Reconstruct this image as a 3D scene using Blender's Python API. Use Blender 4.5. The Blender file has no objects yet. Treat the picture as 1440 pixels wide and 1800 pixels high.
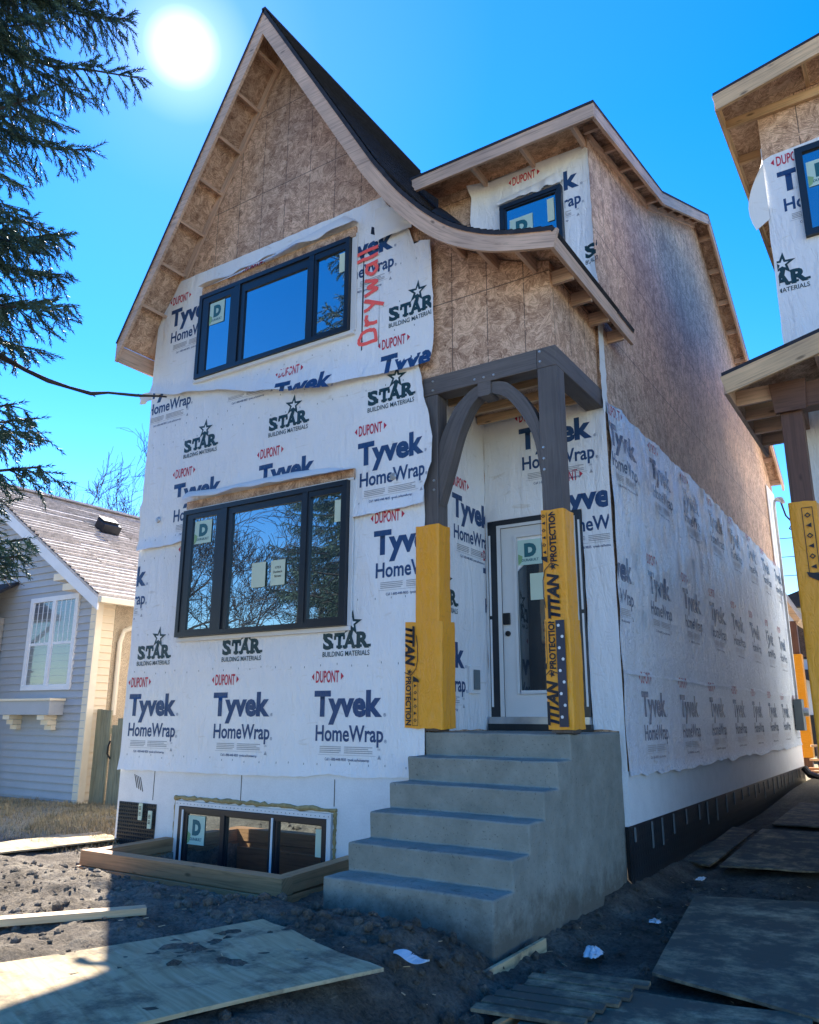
import bpy, bmesh, math, random
import numpy as np
from mathutils import Vector, Matrix, noise
random.seed(7); rng = np.random.default_rng(7)
SC = bpy.context.scene
COL = SC.collection
R = math.radians

# ------------------------------------------------------------------ camera
cam_d = bpy.data.cameras.new('camera'); cam = bpy.data.objects.new('camera', cam_d); COL.objects.link(cam)
yaw, pitch, roll, FPX = R(-33.21), R(14.58), R(0.232), 1381.5
f0 = Vector((math.sin(yaw), math.cos(yaw), 0)); r0 = Vector((math.cos(yaw), -math.sin(yaw), 0)); u0 = Vector((0, 0, 1))
fw = f0*math.cos(pitch)+u0*math.sin(pitch); up = -f0*math.sin(pitch)+u0*math.cos(pitch)
rt = r0*math.cos(roll)+up*math.sin(roll); up = -r0*math.sin(roll)+up*math.cos(roll)
cam.matrix_world = Matrix(((rt.x, up.x, -fw.x, 0), (rt.y, up.y, -fw.y, 0), (rt.z, up.z, -fw.z, 1.6), (0, 0, 0, 1)))
cam_d.sensor_fit = 'VERTICAL'; cam_d.sensor_height = 24; cam_d.lens = FPX/1800*24; cam_d.clip_end = 3000; cam_d.clip_start = .05
SC.camera = cam
SC.render.resolution_x, SC.render.resolution_y = 819, 1024

# ------------------------------------------------------------------ light
SUN = Vector((-.687, .522, .815)).normalized()
W = bpy.data.worlds.new('World'); SC.world = W; W.use_nodes = True
nt = W.node_tree; nt.nodes.clear(); N = nt.nodes.new; L = nt.links.new
sky = N('ShaderNodeTexSky'); sky.sky_type = 'NISHITA'; sky.sun_disc = False
sky.sun_elevation = math.asin(SUN.z); sky.sun_rotation = math.atan2(SUN.x, SUN.y)
sky.air_density = 1.0; sky.dust_density = 0; sky.ozone_density = 2.8
hs = N('ShaderNodeHueSaturation'); hs.inputs['Hue'].default_value = .511; hs.inputs['Saturation'].default_value = 1.42; L(sky.outputs[0], hs.inputs['Color'])
bg = N('ShaderNodeBackground'); bg.inputs[1].default_value = .12; L(hs.outputs[0], bg.inputs[0])
# the glare of the sun itself, a function of the sky direction only
tc = N('ShaderNodeTexCoord'); dt = N('ShaderNodeVectorMath'); dt.operation = 'DOT_PRODUCT'
L(tc.outputs['Generated'], dt.inputs[0]); dt.inputs[1].default_value = SUN
ac = N('ShaderNodeMath'); ac.operation = 'ARCCOSINE'; L(dt.outputs['Value'], ac.inputs[0])
rp = N('ShaderNodeValToRGB'); cr = rp.color_ramp
dv = N('ShaderNodeMath'); dv.operation = 'DIVIDE'; L(ac.outputs[0], dv.inputs[0]); dv.inputs[1].default_value = .75
L(dv.outputs[0], rp.inputs[0])
cr.elements[0].position = 0; cr.elements[0].color = (1, 1, 1, 1)
cr.elements[1].position = 1; cr.elements[1].color = (0, 0, 0, 1)
for p_, c_ in ((.018, .9), (.032, .34), (.055, .14), (.10, .06), (.2, .034), (.45, .013)):
    e = cr.elements.new(p_); e.color = (c_, c_*.93, c_*.95, 1)
bg2 = N('ShaderNodeBackground'); bg2.inputs[1].default_value = 1.15; L(rp.outputs[0], bg2.inputs[0])
ad = N('ShaderNodeAddShader'); L(bg.outputs[0], ad.inputs[0]); L(bg2.outputs[0], ad.inputs[1])
wo = N('ShaderNodeOutputWorld'); L(ad.outputs[0], wo.inputs[0])
sl = bpy.data.lights.new('sun', 'SUN'); sl.energy = 5.0; sl.angle = R(.5); sl.color = (1, .93, .82)
so = bpy.data.objects.new('sun', sl); COL.objects.link(so); so.rotation_euler = SUN.to_track_quat('Z', 'Y').to_euler()
SC.view_settings.view_transform = 'Standard'; SC.view_settings.look = 'None'
SC.view_settings.exposure = 1.64; SC.view_settings.gamma = 1

# ------------------------------------------------------------------ materials
def newmat(name):
    m = bpy.data.materials.new(name); m.use_nodes = True
    t = m.node_tree; b = t.nodes['Principled BSDF']; return m, t, b
def nn(t, typ, **k):
    n = t.nodes.new(typ)
    for a, v in k.items():
        if a.startswith('_'): n.inputs[int(a[1:])].default_value = v
        else: setattr(n, a, v)
    return n
def ramp(t, fac, stops):
    r = t.nodes.new('ShaderNodeValToRGB'); t.links.new(fac, r.inputs[0]); e = r.color_ramp.elements
    while len(e) > 1: e.remove(e[-1])
    e[0].position, e[0].color = stops[0][0], (*stops[0][1], 1)
    for p, c in stops[1:]:
        q = e.new(p); q.color = (*c, 1)
    return r.outputs[0]
def sc3(c, k): return tuple(min(1, x*k) for x in c)
def pbr(name, col, rough=.7, var=.25, vs=2.5, bump=0., bs=30., spec=.35, metal=0., fine=.0, fs=60., coat=0.):
    m, t, b = newmat(name); l = t.links.new
    g = nn(t, 'ShaderNodeNewGeometry')
    n1 = nn(t, 'ShaderNodeTexNoise'); n1.inputs['Scale'].default_value = vs; n1.inputs['Detail'].default_value = 7; n1.inputs['Roughness'].default_value = .65
    l(g.outputs['Position'], n1.inputs['Vector'])
    c = ramp(t, n1.outputs[0], [(.3, sc3(col, 1-var)), (.5, col), (.72, sc3(col, 1+var))])
    if fine:
        n3 = nn(t, 'ShaderNodeTexNoise'); n3.inputs['Scale'].default_value = fs; n3.inputs['Detail'].default_value = 4; l(g.outputs['Position'], n3.inputs['Vector'])
        mx = nn(t, 'ShaderNodeMix', data_type='RGBA', blend_type='MULTIPLY'); mx.inputs[0].default_value = 1
        l(c, mx.inputs[6]); l(ramp(t, n3.outputs[0], [(.3, (1-fine,)*3), (.65, (1+fine*.2,)*3)]), mx.inputs[7]); c = mx.outputs[2]
    l(c, b.inputs['Base Color']); b.inputs['Roughness'].default_value = rough
    b.inputs['Specular IOR Level'].default_value = spec; b.inputs['Metallic'].default_value = metal; b.inputs['Coat Weight'].default_value = coat
    if bump:
        n2 = nn(t, 'ShaderNodeTexNoise'); n2.inputs['Scale'].default_value = bs; n2.inputs['Detail'].default_value = 8; n2.inputs['Roughness'].default_value = .7
        l(g.outputs['Position'], n2.inputs['Vector'])
        bp = nn(t, 'ShaderNodeBump'); bp.inputs['Strength'].default_value = min(1, bump*25); bp.inputs['Distance'].default_value = bump
        l(n2.outputs[0], bp.inputs['Height']); l(bp.outputs[0], b.inputs['Normal'])
    return m
def osb(name, k=1., lines=True, tint=(1, 1, 1)):
    m, t, b = newmat(name); l = t.links.new
    uv = nn(t, 'ShaderNodeUVMap')
    wn = nn(t, 'ShaderNodeTexNoise'); wn.inputs['Scale'].default_value = 9; l(uv.outputs[0], wn.inputs['Vector'])
    wm = nn(t, 'ShaderNodeVectorMath', operation='MULTIPLY_ADD'); l(wn.outputs['Color'], wm.inputs[0]); wm.inputs[1].default_value = (.09, .09, 0); l(uv.outputs[0], wm.inputs[2])
    outs = []
    for off, scl in ((0, 15), (5.3, 21), (9.1, 11)):
        vo = nn(t, 'ShaderNodeTexVoronoi', feature='F1'); vo.inputs['Scale'].default_value = scl
        ao = nn(t, 'ShaderNodeVectorMath', operation='ADD'); l(wm.outputs[0], ao.inputs[0]); ao.inputs[1].default_value = (off, off, 0); l(ao.outputs[0], vo.inputs['Vector'])
        an = nn(t, 'ShaderNodeSeparateColor'); l(vo.outputs['Color'], an.inputs[0])
        am = nn(t, 'ShaderNodeMath', operation='MULTIPLY'); l(an.outputs[0], am.inputs[0]); am.inputs[1].default_value = 3.6
        ro = nn(t, 'ShaderNodeVectorRotate', rotation_type='Z_AXIS'); l(ao.outputs[0], ro.inputs[0]); l(am.outputs[0], ro.inputs['Angle'])
        mp = nn(t, 'ShaderNodeMapping'); l(ro.outputs[0], mp.inputs[0]); mp.inputs['Scale'].default_value = (6, 70, 1)
        no = nn(t, 'ShaderNodeTexNoise'); no.inputs['Scale'].default_value = 1; no.inputs['Detail'].default_value = 3; l(mp.outputs[0], no.inputs['Vector'])
        ad_ = nn(t, 'ShaderNodeMath', operation='MULTIPLY_ADD'); l(an.outputs[1], ad_.inputs[0]); ad_.inputs[1].default_value = .22; l(no.outputs[0], ad_.inputs[2])
        outs.append(ad_.outputs[0])
    mx = nn(t, 'ShaderNodeMath', operation='MAXIMUM'); l(outs[0], mx.inputs[0]); l(outs[1], mx.inputs[1])
    mx2 = nn(t, 'ShaderNodeMath', operation='ADD'); l(mx.outputs[0], mx2.inputs[0]); l(outs[2], mx2.inputs[1])
    hf = nn(t, 'ShaderNodeMath', operation='MULTIPLY'); l(mx2.outputs[0], hf.inputs[0]); hf.inputs[1].default_value = .5
    T = lambda c: tuple(a*b_*k for a, b_ in zip(c, tint))
    c = ramp(t, hf.outputs[0], [(.42, T((.11, .065, .045))), (.52, T((.29, .19, .13))), (.62, T((.44, .31, .22))), (.74, T((.68, .53, .40)))])
    big = nn(t, 'ShaderNodeTexNoise'); big.inputs['Scale'].default_value = .9; big.inputs['Detail'].default_value = 5; l(uv.outputs[0], big.inputs['Vector'])
    m1 = nn(t, 'ShaderNodeMix', data_type='RGBA', blend_type='MULTIPLY'); m1.inputs[0].default_value = 1; l(c, m1.inputs[6])
    l(ramp(t, big.outputs[0], [(.3, (.72, .72, .74)), (.7, (1.14, 1.1, 1.05))]), m1.inputs[7]); c = m1.outputs[2]
    if lines:   # chalked nailing lines and panel joints
        sp = nn(t, 'ShaderNodeSeparateXYZ'); l(uv.outputs[0], sp.inputs[0])
        def stripe(ch, per, w, off=0):
            a = nn(t, 'ShaderNodeMath', operation='ADD'); l(sp.outputs[ch], a.inputs[0]); a.inputs[1].default_value = 100+off
            q = nn(t, 'ShaderNodeMath', operation='MODULO'); l(a.outputs[0], q.inputs[0]); q.inputs[1].default_value = per
            s = nn(t, 'ShaderNodeMath', operation='LESS_THAN'); l(q.outputs[0], s.inputs[0]); s.inputs[1].default_value = w
            return s.outputs[0]
        a1 = stripe(0, .4064, .011); a2 = stripe(1, 1.22, .012, .35)
        br = nn(t, 'ShaderNodeTexNoise'); br.inputs['Scale'].default_value = 12; l(uv.outputs[0], br.inputs['Vector'])
        g1 = nn(t, 'ShaderNodeMath', operation='GREATER_THAN'); l(br.outputs[0], g1.inputs[0]); g1.inputs[1].default_value = .40
        mu = nn(t, 'ShaderNodeMath', operation='MULTIPLY'); l(a1, mu.inputs[0]); l(g1.outputs[0], mu.inputs[1])
        mm = nn(t, 'ShaderNodeMath', operation='MAXIMUM'); l(mu.outputs[0], mm.inputs[0]); l(a2, mm.inputs[1])
        sm = nn(t, 'ShaderNodeMath', operation='MULTIPLY'); l(mm.outputs[0], sm.inputs[0]); sm.inputs[1].default_value = .75
        m2 = nn(t, 'ShaderNodeMix', data_type='RGBA'); l(sm.outputs[0], m2.inputs[0]); l(c, m2.inputs[6]); m2.inputs[7].default_value = (.06, .045, .04, 1); c = m2.outputs[2]
    l(c, b.inputs['Base Color']); b.inputs['Roughness'].default_value = .62; b.inputs['Specular IOR Level'].default_value = .3
    bp = nn(t, 'ShaderNodeBump'); bp.inputs['Strength'].default_value = .5; bp.inputs['Distance'].default_value = .004
    l(hf.outputs[0], bp.inputs['Height']); l(bp.outputs[0], b.inputs['Normal'])
    return m
def wood(name, col, rough=.6, grain=.35, knots=True, sx=1.6, sy=34):
    m, t, b = newmat(name); l = t.links.new
    uv = nn(t, 'ShaderNodeUVMap'); mp = nn(t, 'ShaderNodeMapping'); l(uv.outputs[0], mp.inputs[0]); mp.inputs['Scale'].default_value = (sx, sy, 1)
    no = nn(t, 'ShaderNodeTexNoise'); no.inputs['Scale'].default_value = 1; no.inputs['Detail'].default_value = 5; no.inputs['Distortion'].default_value = 1.2; l(mp.outputs[0], no.inputs['Vector'])
    c = ramp(t, no.outputs[0], [(.28, sc3(col, 1-grain)), (.5, col), (.75, sc3(col, 1+grain*.5))])
    bn = nn(t, 'ShaderNodeTexNoise'); bn.inputs['Scale'].default_value = 1.7; bn.inputs['Detail'].default_value = 4
    g = nn(t, 'ShaderNodeNewGeometry'); l(g.outputs['Position'], bn.inputs['Vector'])
    m1 = nn(t, 'ShaderNodeMix', data_type='RGBA', blend_type='MULTIPLY'); m1.inputs[0].default_value = 1; l(c, m1.inputs[6])
    l(ramp(t, bn.outputs[0], [(.3, (.78, .78, .8)), (.7, (1.12, 1.1, 1.08))]), m1.inputs[7]); c = m1.outputs[2]
    if knots:
        mk = nn(t, 'ShaderNodeMapping'); l(uv.outputs[0], mk.inputs[0]); mk.inputs['Scale'].default_value = (2.2, 6, 1)
        vo = nn(t, 'ShaderNodeTexVoronoi'); vo.inputs['Scale'].default_value = 1; l(mk.outputs[0], vo.inputs['Vector'])
        kr = ramp(t, vo.outputs['Distance'], [(.05, (1, 1, 1)), (.12, (0, 0, 0))])
        m2 = nn(t, 'ShaderNodeMix', data_type='RGBA'); l(kr, m2.inputs[0]); l(c, m2.inputs[6]); m2.inputs[7].default_value = (*sc3(col, .35), 1); c = m2.outputs[2]
    l(c, b.inputs['Base Color']); b.inputs['Roughness'].default_value = rough; b.inputs['Specular IOR Level'].default_value = .3
    bp = nn(t, 'ShaderNodeBump'); bp.inputs['Strength'].default_value = .35; bp.inputs['Distance'].default_value = .003
    l(no.outputs[0], bp.inputs['Height']); l(bp.outputs[0], b.inputs['Normal'])
    return m
def wrapmat(name, col, rough, b1, b2, spec=.4, film=False):
    """spun wrap: creases run mostly up and down, with finer crumples between"""
    m, t, b = newmat(name); l = t.links.new
    uv = nn(t, 'ShaderNodeUVMap')
    def noi(s, d, dist, sc_=1.):
        mp = nn(t, 'ShaderNodeMapping'); l(uv.outputs[0], mp.inputs[0]); mp.inputs['Scale'].default_value = s; mp.inputs['Rotation'].default_value = (0, 0, d)
        n = nn(t, 'ShaderNodeTexNoise'); n.inputs['Scale'].default_value = sc_; n.inputs['Detail'].default_value = 4; n.inputs['Distortion'].default_value = dist; l(mp.outputs[0], n.inputs['Vector']); return n.outputs[0]
    a = noi((4.5, 1.1, 1), .25, 1.0); c = noi((16, 5, 1), -.35, 1.8)
    rid = nn(t, 'ShaderNodeMath', operation='SUBTRACT'); l(c, rid.inputs[0]); rid.inputs[1].default_value = .5
    rab = nn(t, 'ShaderNodeMath', operation='ABSOLUTE'); l(rid.outputs[0], rab.inputs[0])
    bA = nn(t, 'ShaderNodeBump'); bA.inputs['Strength'].default_value = 1; bA.inputs['Distance'].default_value = b1; l(a, bA.inputs['Height'])
    bB = nn(t, 'ShaderNodeBump'); bB.inputs['Strength'].default_value = 1; bB.inputs['Distance'].default_value = b2; bB.invert = True; l(rab.outputs[0], bB.inputs['Height']); l(bA.outputs[0], bB.inputs['Normal'])
    last = bB
    if film:
        d = noi((12, 4.2, 1), .35, 2.6)
        r2 = nn(t, 'ShaderNodeMath', operation='SUBTRACT'); l(d, r2.inputs[0]); r2.inputs[1].default_value = .5
        r3 = nn(t, 'ShaderNodeMath', operation='ABSOLUTE'); l(r2.outputs[0], r3.inputs[0])
        bC = nn(t, 'ShaderNodeBump'); bC.inputs['Strength'].default_value = 1; bC.inputs['Distance'].default_value = .055; bC.invert = True; l(r3.outputs[0], bC.inputs['Height']); l(bB.outputs[0], bC.inputs['Normal']); last = bC
    l(last.outputs[0], b.inputs['Normal'])
    g = nn(t, 'ShaderNodeTexNoise'); g.inputs['Scale'].default_value = 1.3; g.inputs['Detail'].default_value = 6; l(uv.outputs[0], g.inputs['Vector'])
    base = ramp(t, g.outputs[0], [(.3, sc3(col, .93)), (.7, col)])
    sm = noi((2.6, 9, 1), .5, 2.5); sp = noi((38, 38, 1), 0, 0)
    m1 = nn(t, 'ShaderNodeMix', data_type='RGBA', blend_type='MULTIPLY'); m1.inputs[0].default_value = 1; l(base, m1.inputs[6]); l(ramp(t, sm, [(.24, (.86, .83, .78)), (.36, (1, 1, 1))]), m1.inputs[7])
    m2 = nn(t, 'ShaderNodeMix', data_type='RGBA', blend_type='MULTIPLY'); m2.inputs[0].default_value = 1; l(m1.outputs[2], m2.inputs[6]); l(ramp(t, sp, [(.22, (.6, .58, .55)), (.26, (1, 1, 1))]), m2.inputs[7])
    l(m2.outputs[2], b.inputs['Base Color'])
    b.inputs['Roughness'].default_value = rough; b.inputs['Specular IOR Level'].default_value = spec
    return m
def glassmat(name, tint=(.76, .92, .96), refl=.42, dark=(.012, .02, .028)):
    m, t, b = newmat(name); l = t.links.new
    b.inputs['Base Color'].default_value = (*dark, 1); b.inputs['Roughness'].default_value = .25
    gl = nn(t, 'ShaderNodeBsdfGlossy'); gl.inputs['Roughness'].default_value = 0; gl.inputs['Color'].default_value = (*tint, 1)
    g = nn(t, 'ShaderNodeNewGeometry'); no = nn(t, 'ShaderNodeTexNoise'); no.inputs['Scale'].default_value = 1.3; l(g.outputs['Position'], no.inputs['Vector'])
    bp = nn(t, 'ShaderNodeBump'); bp.inputs['Strength'].default_value = .3; bp.inputs['Distance'].default_value = .004; l(no.outputs[0], bp.inputs['Height']); l(bp.outputs[0], gl.inputs['Normal'])
    mx = nn(t, 'ShaderNodeMixShader'); mx.inputs[0].default_value = refl
    l(b.outputs[0], mx.inputs[1]); l(gl.outputs[0], mx.inputs[2]); l(mx.outputs[0], t.nodes['Material Output'].inputs[0])
    return m
M = {}
M['osb'] = osb('osb sheathing', 1.12, True, (1.08, .97, .90)); M['osbplain'] = osb('osb soffit', 1.0, False, (1.06, .97, .92)); M['osbside'] = osb('osb side sheathing', 1.12, True, (1.05, .98, .93))
M['lumber'] = wood('pale lumber', (.64, .43, .24)); M['lumber2'] = wood('fascia lumber', (.62, .43, .31)); M['treated'] = wood('brown treated lumber', (.50, .26, .12))
M['beam'] = wood('stained timber', (.13, .115, .108), .55, .3, False); M['nbeam'] = wood('brown stained timber', (.15, .075, .05), .55, .35)
M['wrap'] = wrapmat('white house wrap', (.86, .86, .855), .5, .036, .018)
M['film'] = wrapmat('plastic film over wrap', (.76, .83, .90), .27, .04, .035, .7, True)
M['tyblue'] = wrapmat('navy print', (.014, .06, .17), .5, .036, .018); M['tyred'] = wrapmat('red print', (.55, .022, .06), .5, .036, .018)
M['tygreen'] = wrapmat('dark green print', (.008, .045, .055), .5, .036, .018); M['tygrey'] = wrapmat('grey fine print', (.36, .37, .4), .5, .036, .018)
M['fblue'] = wrapmat('navy print under film', (.10, .16, .26), .27, .04, .035, .7, True); M['fred'] = wrapmat('red print under film', (.5, .18, .22), .27, .04, .035, .7, True)
M['orange'] = pbr('orange spray paint', (1.0, .13, .11), .6, .15, 14)
M['flap'] = wrapmat('back of house wrap', (.80, .78, .74), .6, .01, .004)
M['frame'] = pbr('black window frame', (.012, .016, .022), .35, .1, spec=.5)
M['whiteframe'] = pbr('white vinyl', (.75, .75, .74), .45, .06)
M['glass'] = glassmat('window glass'); M['darkglass'] = glassmat('door glass', refl=.16)
M['sticker'] = pbr('pale green sticker', (.50, .66, .56), .5, .05); M['teal'] = pbr('teal print', (.02, .13, .16), .5, .1); M['lime'] = pbr('lime print', (.25, .42, .2), .5, .1)
M['paper'] = pbr('notice paper', (.60, .68, .52), .6, .05); M['ink'] = pbr('black ink', (.015, .015, .02), .5, .1)
M['icf'] = pbr('white foam board', (.80, .80, .79), .7, .05, 6, .0015, 60, fine=.06)
M['membrane'] = pbr('black dimple membrane', (.018, .022, .026), .4, .3, 4)
M['foam'] = pbr('yellow spray foam', (.36, .27, .12), .8, .4, 18, .01, 40)
M['concrete'] = None
M['shingle'] = pbr('dark shingles', (.028, .029, .036), .85, .4, 9, .004, 120)
M['yellow'] = wrapmat('yellow protective wrap', (.92, .37, .018), .36, .03, .016)
M['tape'] = pbr('navy tape', (.012, .02, .05), .35, .2)
M['doorwhite'] = pbr('white door paint', (.66, .65, .62), .4, .04)
M['metal'] = pbr('galvanised metal', (.45, .46, .47), .35, .15, 8, metal=.8); M['greybox'] = pbr('grey painted steel', (.13, .16, .17), .5, .1)
M['black'] = pbr('black plastic', (.012, .012, .014), .4, .2); M['bolt'] = pbr('bolt steel', (.5, .5, .5), .35, .1, metal=.6)
M['siding'] = pbr('grey blue siding', (.42, .43, .445), .55, .06, 2, fine=.05); M['cream'] = pbr('cream siding', (.78, .63, .43), .55, .06, 2)
M['tan'] = pbr('tan siding', (.40, .36, .32), .55, .06, 2)
M['stucco'] = pbr('tan stucco', (.55, .43, .29), .9, .15, 4, .012, 70, fine=.5, fs=90); M['trim'] = pbr('white trim', (.74, .74, .75), .5, .06, 3); M['creamtrim'] = pbr('cream trim', (.80, .68, .50), .5, .06, 3)
M['housepane'] = glassmat('old house pane', refl=.09, dark=(.13, .14, .16)); M['curtain'] = pbr('grey curtain', (.30, .31, .34), .8, .3, 7); M['lroof'] = pbr('weathered brown shingles', (.62, .55, .50), .9, .3, 7, .004, 80, fine=.3, fs=40)
M['fence'] = wood('weathered cedar', (.27, .26, .17), .8, .4, True)
M['ply'] = None
M['bark'] = pbr('bark', (.07, .055, .045), .9, .35, 8, .02, 30); M['twig'] = pbr('bare twigs', (.06, .048, .042), .9, .3, 8)
M['needle'] = pbr('spruce needles', (.065, .115, .08), .6, .6, 4)
M['straw'] = pbr('dry grass', (.34, .27, .15), .9, .4, 3)
M['farwhite'] = pbr('white render', (.62, .62, .62), .7, .05); M['wire'] = pbr('cable', (.02, .02, .022), .6)
M['scrap'] = wrapmat('white scrap', (.72, .73, .74), .5, .02, .012)

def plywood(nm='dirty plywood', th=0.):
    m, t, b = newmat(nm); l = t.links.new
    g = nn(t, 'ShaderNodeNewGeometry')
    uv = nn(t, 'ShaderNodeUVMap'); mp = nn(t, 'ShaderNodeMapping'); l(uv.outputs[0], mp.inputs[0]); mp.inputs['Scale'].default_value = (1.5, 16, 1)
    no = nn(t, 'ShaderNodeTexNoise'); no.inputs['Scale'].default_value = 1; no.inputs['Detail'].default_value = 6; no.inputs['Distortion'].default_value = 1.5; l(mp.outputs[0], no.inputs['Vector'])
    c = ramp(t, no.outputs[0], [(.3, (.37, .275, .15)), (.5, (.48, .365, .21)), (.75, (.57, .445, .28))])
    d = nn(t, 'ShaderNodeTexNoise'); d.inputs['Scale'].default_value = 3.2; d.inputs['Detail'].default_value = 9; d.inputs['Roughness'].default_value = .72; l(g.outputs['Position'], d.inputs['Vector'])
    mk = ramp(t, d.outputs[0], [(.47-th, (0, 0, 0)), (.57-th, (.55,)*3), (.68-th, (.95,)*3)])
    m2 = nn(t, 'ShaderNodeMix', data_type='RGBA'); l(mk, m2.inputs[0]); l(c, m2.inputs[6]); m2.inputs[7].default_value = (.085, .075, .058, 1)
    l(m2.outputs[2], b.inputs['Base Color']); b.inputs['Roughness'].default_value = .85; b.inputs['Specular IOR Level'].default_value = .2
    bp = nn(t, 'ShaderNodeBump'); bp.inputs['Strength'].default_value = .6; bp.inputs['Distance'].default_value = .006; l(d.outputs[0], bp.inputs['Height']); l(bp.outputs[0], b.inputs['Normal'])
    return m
def concrete():
    m, t, b = newmat('fresh concrete'); l = t.links.new; g = nn(t, 'ShaderNodeNewGeometry'); P = g.outputs['Position']
    def noi(s, de=6, ro=.6, d=0.):
        n = nn(t, 'ShaderNodeTexNoise'); n.inputs['Scale'].default_value = s; n.inputs['Detail'].default_value = de; n.inputs['Roughness'].default_value = ro; n.inputs['Distortion'].default_value = d; l(P, n.inputs['Vector']); return n.outputs[0]
    def mul(a, r):
        x = nn(t, 'ShaderNodeMix', data_type='RGBA', blend_type='MULTIPLY'); x.inputs[0].default_value = 1; l(a, x.inputs[6]); l(r, x.inputs[7]); return x.outputs[2]
    c = ramp(t, noi(3.1, 9, .7), [(.3, (.21, .212, .178)), (.5, (.275, .272, .23)), (.7, (.34, .335, .285))])
    c = mul(c, ramp(t, noi(55, 3), [(.30, (.55, .55, .55)), (.38, (1, 1, 1))]))                     # pinholes
    sp = nn(t, 'ShaderNodeSeparateXYZ'); l(P, sp.inputs[0]); no = nn(t, 'ShaderNodeSeparateXYZ'); l(g.outputs['Normal'], no.inputs[0])
    # muddy boot marks on the treads
    up_ = nn(t, 'ShaderNodeMath', operation='GREATER_THAN'); l(no.outputs[2], up_.inputs[0]); up_.inputs[1].default_value = .8
    mud = ramp(t, noi(8.5, 7, .65, 1.5), [(.56, (0, 0, 0)), (.68, (.6,)*3)])
    mu = nn(t, 'ShaderNodeMath', operation='MULTIPLY'); l(up_.outputs[0], mu.inputs[0]); l(mud, mu.inputs[1])
    # dirt splashed up from the ground
    hz = nn(t, 'ShaderNodeMath', operation='MULTIPLY_ADD'); l(noi(5, 8, .7), hz.inputs[0]); hz.inputs[1].default_value = -.9; l(sp.outputs[2], hz.inputs[2])
    mr = nn(t, 'ShaderNodeMapRange'); l(hz.outputs[0], mr.inputs[0]); mr.inputs[1].default_value = -.05; mr.inputs[2].default_value = -.32; mr.inputs[4].default_value = .75
    mm = nn(t, 'ShaderNodeMath', operation='MAXIMUM'); l(mu.outputs[0], mm.inputs[0]); l(mr.outputs[0], mm.inputs[1])
    mx = nn(t, 'ShaderNodeMix', data_type='RGBA'); l(mm.outputs[0], mx.inputs[0]); l(c, mx.inputs[6]); mx.inputs[7].default_value = (.105, .092, .072, 1)
    l(mx.outputs[2], b.inputs['Base Color']); b.inputs['Roughness'].default_value = .95; b.inputs['Specular IOR Level'].default_value = .12
    bp = nn(t, 'ShaderNodeBump'); bp.inputs['Strength'].default_value = .7; bp.inputs['Distance'].default_value = .006; l(noi(30, 8, .7), bp.inputs['Height']); l(bp.outputs[0], b.inputs['Normal'])
    return m
M['concrete'] = concrete()
M['ply'] = plywood('dirty plywood', -.02); M['plyshade'] = plywood('shade darkened plywood', .15)  # second copy for shaded sheets: heavier mud mask paints the shade in
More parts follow.
